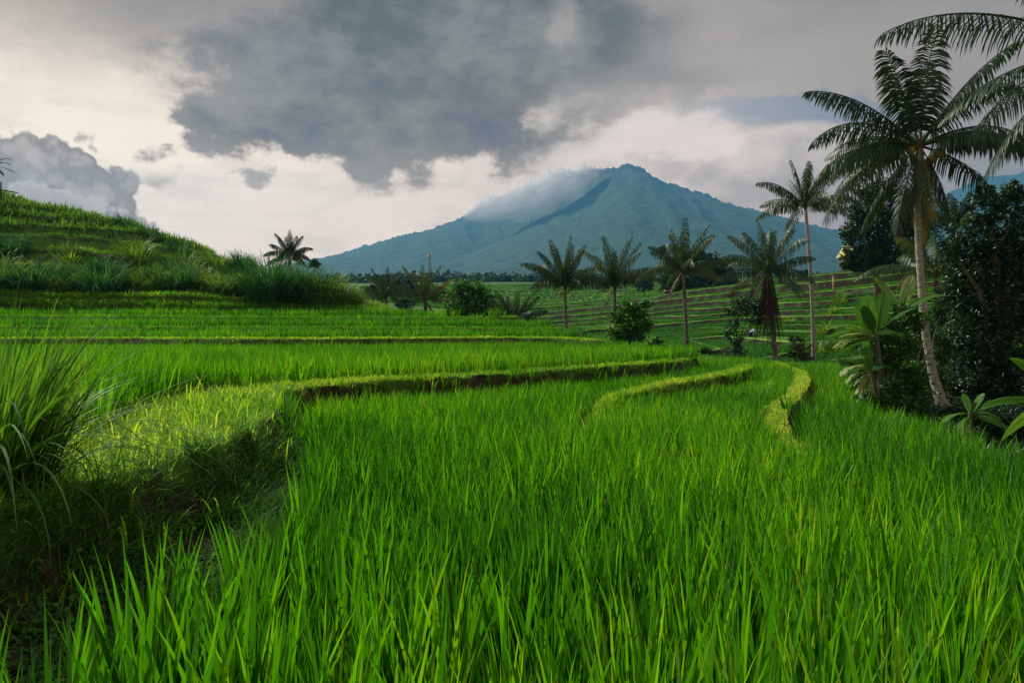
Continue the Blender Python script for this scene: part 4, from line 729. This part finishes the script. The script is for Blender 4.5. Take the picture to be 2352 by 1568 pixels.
banana('young banana plant with wide green leaves at the edge of the rice', 2232, 10.6, 2228, 945, [(ang(168, -.3), .62, 1.0, .19, .56, .3, .2), (ang(30, -.1), 1.05, 1.25, .17, .55, .15, .1), (ang(100, .2), .36, .3, .18, .6, .9, .0), (ang(75, -.3), .42, .6, .16, .5, .9, .1), (ang(-10, -.3), .72, .9, .20, .5, .5, .3), (ang(215, -.6), .5, .7, .2, .7, .3, .1), (ang(10, .4), .9, 1.2, .2, .4, .3, .1)], .05, gB, .95)
banana('banana plant at the right edge with one big leaf slanting down into the rice', 2440, 8.6, 2435, 925, [(ang(188, -.1), 1.0, .95, .30, .66, .9, .12), (ang(120, .1), .9, .8, .26, .6, .4, .1), (ang(60, .1), .9, .8, .26, .6, .4, .1), (ang(10, -.4), .9, .9, .26, .6, .4, .1), (ang(160, .7), .9, .9, .26, .3, .4, .1)], .06, gB, .95)
gl = hit(-30, 440, 50, 80)
tb = banana('dark ragged banana plant on the hilltop at the left edge', -22, 60, -20, 378, [(ang(38, .1), 2.0, 1.1, .5, .02, .2, .7), (ang(14, -.2), 2.1, .7, .45, .0, .1, .8), (ang(-8, .2), 2.0, .5, .4, .0, .1, .8), (ang(-28, 0), 1.5, .8, .4, .05, .2, .6), (ang(80, .1), 1.8, .5, .5, .05, .4, .4), (ang(140, .1), 2, 1.0, .5, .05, .3, .5), (ang(180, .1), 2, 1.0, .5, .05, .3, .5)], .16, 'banana plants on the hilltop')
# ---------------------------------------------------------------- tall grass clumps on the hillside
CLB = leafmat('tall_grass_blue', [(0, (.014, .06, .026)), (.5, (.038, .145, .05)), (1, (.11, .27, .07))], .42, (1.1, 1.15, .6), .03, .55)
CLY = leafmat('tall_grass_yellow', [(0, (.045, .13, .015)), (.5, (.11, .26, .025)), (1, (.30, .42, .07))], .48, (1.15, 1.1, .5), .06, .4)
def clump(label, px, py, hpx, wpx, n, mat, bend=(.7, 2.3), bw=.06, y0=36, name='grass_clump', group='tall grass clumps on the hillside', wpos=None, nseg=5):
    p = hit(px, py, y0, 130) if wpos is None else np.array(wpos, float); k = F / p[1]; h, r = hpx / k, wpx / k; t_ = None
    a = U(0, 6.28, n); q = r * .38 * np.sqrt(U(0, 1, n)); bx = np.stack([np.cos(a) * q, np.sin(a) * q], 1); z = land(p[0] + bx[:, 0], p[1] + bx[:, 1]) - p[2] - .04
    mb = MB(); mb.put(*blades(np.concatenate([bx, z[:, None]], 1), a + U(-.6, .6, n), U(.0, .75, n), h * U(.6, 1.35, n), bw * U(.6, 1.2, n), U(*bend, n), nseg, U(0, 1, n) * .7 + .3 * fbm(bx[:, 0] * 2, bx[:, 1] * 2, 2, 7)))
    return tag(mb.build(name, mat, loc=p), label, 'grass clump', group)
for (px, py, hp, wp, n, mt, lb) in [(70, 672, 72, 110, 420, CLB, 'dark blue green grass clump low on the hill at the left'), (232, 676, 70, 105, 420, CLB, 'dark broad bladed grass clump below the bare earth step'), (410, 674, 68, 100, 420, CLB, 'dark grass clump at the foot of the hill beside the yellow tuft'),
    (512, 684, 58, 80, 380, CLY, 'round yellow green tuft at the foot of the hill'), (560, 690, 50, 80, 300, CLY, 'loose pale tuft leaning beside the tallest dark clump'), (622, 694, 112, 110, 620, CLB, 'tallest dark reed like clump at the end of the hill'), (694, 700, 90, 76, 460, CLB, 'second tall dark reed clump beside the lone palm'),
    (742, 706, 80, 90, 460, CLY, 'wide green tall grass clump above the pale dry path'), (792, 708, 56, 76, 380, CLY, 'low arching grass clump at the tip of the hill'), (318, 602, 52, 66, 300, CLY, 'pale round tuft on the middle step of the hill'), (160, 604, 34, 60, 220, CLY, 'small pale tuft on the upper left step'),
    (292, 530, 34, 44, 180, CLB, 'dark tuft on the skyline of the hill'), (350, 548, 30, 50, 180, CLB, 'second dark tuft on the skyline of the hill'), (412, 578, 26, 50, 160, CLB, 'low dark tuft on the falling skyline'), (500, 612, 34, 60, 240, CLY, 'green tuft on the lower skyline'), (560, 618, 40, 56, 260, CLB, 'green bushy tuft near the end of the skyline'),
    (30, 576, 44, 70, 240, CLB, 'dark tuft on the upper step at the far left'), (430, 618, 34, 80, 240, CLY, 'wide low tuft in the middle of the slope'), (10, 660, 60, 90, 300, CLY, 'pale tuft at the left edge under the hill'), (150, 668, 46, 80, 260, CLY, 'pale tuft between the two dark clumps'), (330, 668, 48, 80, 260, CLY, 'bright tuft between the dark clumps in the middle'),
    (460, 660, 44, 70, 240, CLY, 'small bright tuft left of the round yellow tuft'), (240, 628, 34, 60, 200, CLB, 'dark tuft under the bare earth step'), (380, 640, 34, 60, 200, CLY, 'light tuft above the dark clump')]:
    clump(lb, px, py, hp * 1.12, wp, int(n * 1.7), mt)
gv = 'grass tufts on the valley slope'
for (px, py, hp, wp, lb) in [(1890, 770, 34, 44, 'yellow green tuft right of the pale palm trunk'), (1930, 805, 30, 50, 'tuft on the slope below the banana leaves'), (1880, 815, 26, 46, 'low tuft at the foot of the pale palm'), (1905, 730, 26, 40, 'tuft at the end of the terrace steps'), (1930, 700, 24, 34, 'pale tuft high at the terrace ends'), (1810, 745, 20, 36, 'tuft between the two palm trunks'), (1950, 840, 26, 50, 'low grass tuft where slope and rice meet')]:
    clump(lb, px, py, hp, wp, 260, CLY, y0=37, group=gv)
# ---------------------------------------------------------------- big tuft beside the path at the left edge
TUF = leafmat('tuft_leaf', [(0, (.02, .07, .015)), (.45, (.05, .15, .022)), (.8, (.09, .26, .025)), (1, (.19, .36, .05))], .5, (1.2, 1.1, .45), .07, .5)
mb = MB(); p0 = np.array((-2.98, 3.8, .5)); n = 760; a = U(0, 6.28, n); q = .32 * np.sqrt(U(0, 1, n))
mb.put(*blades(np.stack([np.cos(a) * q, np.sin(a) * q, np.full(n, -.06)], 1), a + U(-.5, .5, n), U(.02, .45, n), U(.55, 1.35, n), U(.009, .02, n), U(.1, .9, n), 8, U(0, 1, n)))
n = 150; a = U(-1.6, 1.2, n); mb.put(*blades(np.stack([np.cos(a) * .2, np.sin(a) * .2, np.full(n, -.06)], 1), a, U(.15, .8, n), U(.8, 1.6, n), U(.011, .021, n), U(1.0, 2.6, n), 12, U(.4, 1, n)))
tag(mb.build('grass_tuft', TUF, loc=p0), 'big tuft of long arching blades beside the path at the left edge', 'grass tuft')
mb = MB(); p1 = np.array((-2.75, 2.55, .5)); n = 330; a = U(0, 6.28, n); q = .3 * np.sqrt(U(0, 1, n))
mb.put(*blades(np.stack([np.cos(a) * q, np.sin(a) * q, np.full(n, -.06)], 1), a + U(-.5, .5, n), U(.1, .7, n), U(.35, .85, n), U(.007, .014, n), U(.6, 1.9, n), 8, U(-.1, .7, n)))
tag(mb.build('grass_tuft', TUF, loc=p1), 'shorter dark tuft in the lower left corner at the top of the bank', 'grass tuft')
# ================================================================== BUILT THINGS AND THE PERSON
STEEL = noisemat('weathered_steel', [(.3, (.06, .06, .06)), (.7, (.16, .15, .15))], 3, .6, 0)
TILE = noisemat('roof_tile', [(.3, (.20, .08, .05)), (.6, (.32, .14, .09)), (.8, (.40, .22, .15))], 5, .8, .5)
YROOF = noisemat('yellow_sheet_roof', [(.3, (.30, .26, .08)), (.7, (.46, .41, .14))], 2, .6, .2)
HWALL = noisemat('hut_wall', [(.3, (.05, .045, .04)), (.7, (.14, .12, .10))], 4, .9, .3)
PIPE = noisemat('pale_pipe', [(.3, (.55, .55, .52)), (.7, (.72, .72, .70))], 3, .5, 0)
POST = noisemat('post_wood', [(.3, (.36, .24, .14)), (.7, (.52, .38, .26))], 6, .8, .2)
g = ground(987, 300); k = F / 300; top = EYE + (HY - 583) / k - g[2]
t_ = thing('lattice_mast', 'thin steel lattice mast standing in front of the mountain foot', 'mast', g); w0, w1 = 1.15, .75
mb = MB(); lv = np.linspace(0, 1, 19); cor = [(-1, -1), (1, -1), (1, 1), (-1, 1)]
pt = lambda c_, f: np.array((c_[0] * (w0 + (w1 - w0) * f) / 2, c_[1] * (w0 + (w1 - w0) * f) / 2, top * f))
for c_ in cor: mb.tube([pt(c_, 0) - UP * .5, pt(c_, 1)], .07, 4)
mb.build('legs', STEEL, t_, smooth=False); mb = MB()
for a, b_ in zip(lv[:-1], lv[1:]):
    for i in range(4): mb.tube([pt(cor[i], a), pt(cor[(i + 1) % 4], b_)], .035, 3); mb.tube([pt(cor[i], b_), pt(cor[(i + 1) % 4], b_)], .035, 3)
mb.build('bracing', STEEL, t_, smooth=False)
for zz, rr in ((.97, 0), (.90, 1.57), (.93, 3.6)): mb = MB(); mb.box((math.cos(rr) * .75, math.sin(rr) * .75, top * zz), (.35, .35, 1.5), rr); mb.build('antenna_panel', PIPE, t_, smooth=False)
def hut(label, px, py, Y, w, d, h, rh, rmat, rz, hip):
    b0 = ground(px, Y); ez = EYE + (HY - py) / (F / Y); b0[2] = min(b0[2], ez - h); h = ez - b0[2]; t_ = thing('house', label, 'house', b0); t_.rotation_euler = (0, 0, rz)
    mb = MB(); mb.box((0, 0, h / 2 - .1), (w * .86, d * .86, h + .2)); mb.build('wall', HWALL, t_, smooth=False); mb = MB(); x, y, q = w / 2, d / 2, w / 2 * hip
    V = [(-x, -y, h), (x, -y, h), (x, y, h), (-x, y, h), (-q, 0, h + rh), (q, 0, h + rh)]; V += [(a, b_, c_ - .16) for a, b_, c_ in V[:4]]
    mb.put(V, [(0, 1, 5, 4), (1, 2, 5), (2, 3, 4, 5), (3, 0, 4), (1, 0, 6, 7), (2, 1, 7, 8), (3, 2, 8, 9), (0, 3, 9, 6), (9, 8, 7, 6)]); r_ = mb.build('roof', rmat, t_, smooth=False)
    mb = MB(); mb.box((0, 0, h + rh + .06), (q * 2 + .3, .26, .2)); mb.build('ridge_cap', rmat, r_, smooth=False)
    mb = MB(); mb.box((w * .1, -d * .43 - .03, 1.0), (.9, .08, 2.0)); mb.build('door', WOOD, t_, smooth=False)
hut('small house with a red tiled roof half hidden by trees on the crest', 1556, 668, 146, 5.0, 4.0, 2.2, 1.2, TILE, .35, .5)
hut('hut with a yellow roof among the trees behind the big palm', 1974, 588, 112, 6.0, 4.4, 2.0, 1.5, YROOF, -.15, .85)
a = hit(1893, 663, 60, 200); e = at(1926, 650, a[1] + 1.0); mb = MB(); mb.tube([a, (a + e) / 2 + UP * .03, e], .07, 8); mb.ball(e, .085, 8, 6)
tag(mb.build('water_pipe', PIPE), 'pale pipe sloping down over the upper terrace edge', 'pipe')
a = hit(1914, 673, 60, 200); mb = MB(); mb.tube([a - UP * .3, a + UP * .9, a + UP * 1.75], [.10, .09, .085], 8); mb.box(a + UP * 1.8, (.24, .24, .1))
tag(mb.build('post', POST), 'short pale wooden post standing in a terrace', 'post')
p = at(2, 440, 61); mb = MB(); mb.tube([at(-60, 430, 61), at(0, 436, 61), at(41, 443, 61)], [.07, .06, .05], 7); t_ = thing('bamboo_rail', 'bamboo rail on posts at the hilltop left edge', 'rail', (0, 0, 0))
mb.build('rail', WOOD, t_)
for px in (-40, 2): q = ground(px, 61); mb = MB(); mb.tube([q - UP * .3, at(px, 418, 61)], [.08, .06], 7); mb.build('post', WOOD, t_)
# white cloth strips on sticks near the spread palm
a = hit(1044, 722, 40, 160); mb = MB(); mb.tube([a - UP * .2, a + UP * .55], [.03, .025], 6); mb.tube([a + UP * .1 + np.array((.05, 0, 0)), a + UP * .5 + np.array((.06, 0, 0))], [.05, .06], 6)
tag(mb.build('marker_stick', PIPE), 'small white marker stick beside the round tree', 'stick')
# --- person bending over the rice
SK = noisemat('skin', [(.3, (.20, .11, .07)), (.7, (.26, .15, .10))], 5, .6, 0); SH = noisemat('pale_blue_shirt', [(.3, (.34, .46, .66)), (.7, (.50, .62, .80))], 6, .85, .2); TR = noisemat('dark_trousers', [(.3, (.012, .016, .03)), (.7, (.03, .035, .05))], 6, .9, .2); HR = noisemat('dark_hair', [(.3, (.01, .01, .012)), (.7, (.03, .028, .03))], 9, .6, 0)
def skin(name, V, E, Rr, mat, parent, sub=2):
    me = bpy.data.meshes.new(name); me.from_pydata(V, E, []); o = bpy.data.objects.new(name, me); COL.objects.link(o); o.parent = parent; me.materials.append(mat)
    mo = o.modifiers.new('skin', 'SKIN'); mo.use_smooth_shade = True
    for v, r in zip(me.skin_vertices[0].data, Rr): v.radius = (r, r)
    me.skin_vertices[0].data[0].use_root = True; s = o.modifiers.new('sub', 'SUBSURF'); s.levels = s.render_levels = sub; return o
pp = hit(1726, 787, 50, 120); t_ = thing('person', 'person in a pale blue shirt and dark trousers bending over the green rice', 'person', pp); t_.rotation_euler = (0, 0, R(12))
# facing +x: hips high at the back, trunk bowed forward, arms reaching down
V = [(-.12, 0, .88), (.04, 0, .98), (.24, 0, 1.05), (.38, 0, 1.02), (.47, 0, .97), (.56, 0, .92), (-.12, .1, .84), (-.06, .12, .46), (-.14, .13, .08), (-.02, .13, .03), (-.12, -.1, .84), (.02, -.12, .46), (-.02, -.13, .08), (.10, -.13, .03),
     (.32, .19, .98), (.38, .21, .70), (.48, .17, .46), (.52, .15, .36), (.32, -.19, .98), (.42, -.21, .70), (.54, -.17, .48), (.58, -.15, .38)]
E = [(0, 1), (1, 2), (2, 3), (3, 4), (4, 5), (0, 6), (6, 7), (7, 8), (8, 9), (0, 10), (10, 11), (11, 12), (12, 13), (3, 14), (14, 15), (15, 16), (16, 17), (3, 18), (18, 19), (19, 20), (20, 21)]
Rr = [.13, .12, .14, .10, .055, .10, .09, .06, .045, .035, .09, .06, .045, .035, .06, .045, .035, .025, .06, .045, .035, .025]
skin('body', V, E, Rr, SK, t_)
sh = [0, 1, 2, 3, 14, 15, 18, 19]; ix = {v: i for i, v in enumerate(sh)}
skin('shirt', [V[i] for i in sh], [(ix[a], ix[b_]) for a, b_ in E if a in ix and b_ in ix], [.15, .15, .165, .13, .08, .06, .08, .06], SH, t_)
tr = [0, 6, 7, 8, 10, 11, 12]; ix = {v: i for i, v in enumerate(tr)}
skin('trousers', [V[i] for i in tr], [(ix[a], ix[b_]) for a, b_ in E if a in ix and b_ in ix], [.16, .12, .08, .065, .12, .08, .065], TR, t_)
mb = MB(); mb.ball((.56, 0, .945), .118, 12, 8, .5, (1, .92, .85)); mb.build('hair', HR, t_)
# ------------------------------------------------------------------ cloud lying over the mountain's left shoulder
def cloud_bank(name, label, pts, dens, seed):
    P = np.array([at(a, b_, d) for a, b_, d, r in pts]); Rr = np.array([r for *_, r in pts]); n = 130; t = np.linspace(0, 1, n); q = np.linspace(0, 1, len(P))
    C_ = np.stack([np.interp(t, q, P[:, k]) for k in range(3)], 1); r = np.interp(t, q, Rr); m_ = 64; th = np.linspace(0, 2 * np.pi, m_, endpoint=False)
    T, A = np.meshgrid(t * 9, th, indexing='ij'); cx_ = np.cos(A) * 1.6; cz_ = np.sin(A) * 1.6
    u_, v_ = T + cx_ * .8 + 40, cz_ + cx_ * .5 + 40
    big = fbm(u_, v_, 3, seed) - .5; mid = 1 - 2 * np.abs(fbm(u_ * 2.4, v_ * 2.4, 3, seed + 3) - .5); fine = fbm(u_ * 9, v_ * 9, 4, seed + 7) - .5
    rr = r[:, None] * (.75 + .9 * big + .35 * mid) + fine * np.minimum(r, 60)[:, None] * .5
    V = C_[:, None] + np.stack([np.cos(A) * rr * .5 + fine * 30, np.cos(A) * rr, np.sin(A) * rr * .75 + fine * 12], -1)
    i, j = np.meshgrid(np.arange(n - 1), np.arange(m_), indexing='ij'); k = (j + 1) % m_
    F_ = np.stack([i * m_ + j, i * m_ + k, (i + 1) * m_ + k, (i + 1) * m_ + j], -1).reshape(-1, 4); L_ = [F_.ravel(), np.arange(m_)[::-1], np.arange(m_) + (n - 1) * m_]
    # vapour built as nested thin veils, so that the edge thins out softly
    m, nn, lk = newmat('cloud_vapour'); d = nn('ShaderNodeBsdfDiffuse'); d.inputs[0].default_value = (.95, .95, .95, 1); t_ = nn('ShaderNodeBsdfTranslucent'); t_.inputs[0].default_value = (.95, .95, .95, 1); x1 = nn('ShaderNodeMixShader'); x1.inputs[0].default_value = .55
    lk(d.outputs[0], x1.inputs[1]); lk(t_.outputs[0], x1.inputs[2]); tr = nn('ShaderNodeBsdfTransparent'); x2 = nn('ShaderNodeMixShader'); x2.inputs[0].default_value = dens; lk(tr.outputs[0], x2.inputs[1]); lk(x1.outputs[0], x2.inputs[2])
    o = nn('ShaderNodeOutputMaterial'); lk(x2.outputs[0], o.inputs[0]); VV = []; FF = []; FC = []; nl = 16
    for q_ in range(nl):
        f = (q_ + 1) / nl; VV.append(((V - C_[:, None]) * (f ** .8) * (1 + .4 * (fbm(T * 3.1 + q_ * 7, cz_ * 2 + cx_ * 2 + 50, 3, seed + q_) - .5))[..., None] + C_[:, None]).reshape(-1, 3)); FF += [l + q_ * n * m_ for l in L_]; FC += [np.full(len(F_), 4), [m_, m_]]
    tag(mk(name, np.concatenate(VV), np.concatenate(FF), np.concatenate(FC), m), label, 'cloud', kind='stuff')
cloud_bank('clouds', 'pale cloud spilling over the left shoulder of the mountain', [(1060, 500, 3850, 6), (1110, 488, 3830, 70), (1180, 468, 3790, 112), (1250, 447, 3760, 120), (1310, 424, 3740, 108), (1355, 404, 3730, 72), (1390, 392, 3740, 6)], .10, 5)
# ------------------------------------------------------------------ the air: one even volume round the whole scene
m, nn, lk = newmat('humid_air'); v = nn('ShaderNodeVolumePrincipled'); v.inputs['Density'].default_value = HAZE_D; v.inputs['Color'].default_value = (.115, .42, .80, 1); v.inputs['Anisotropy'].default_value = .1
o = nn('ShaderNodeOutputMaterial'); lk(v.outputs[0], o.inputs['Volume'])
b = MB(); b.box((0, 2525, 556), (14400, 5550, 1188)); tag(b.build('haze', m, smooth=False), kind='stuff')
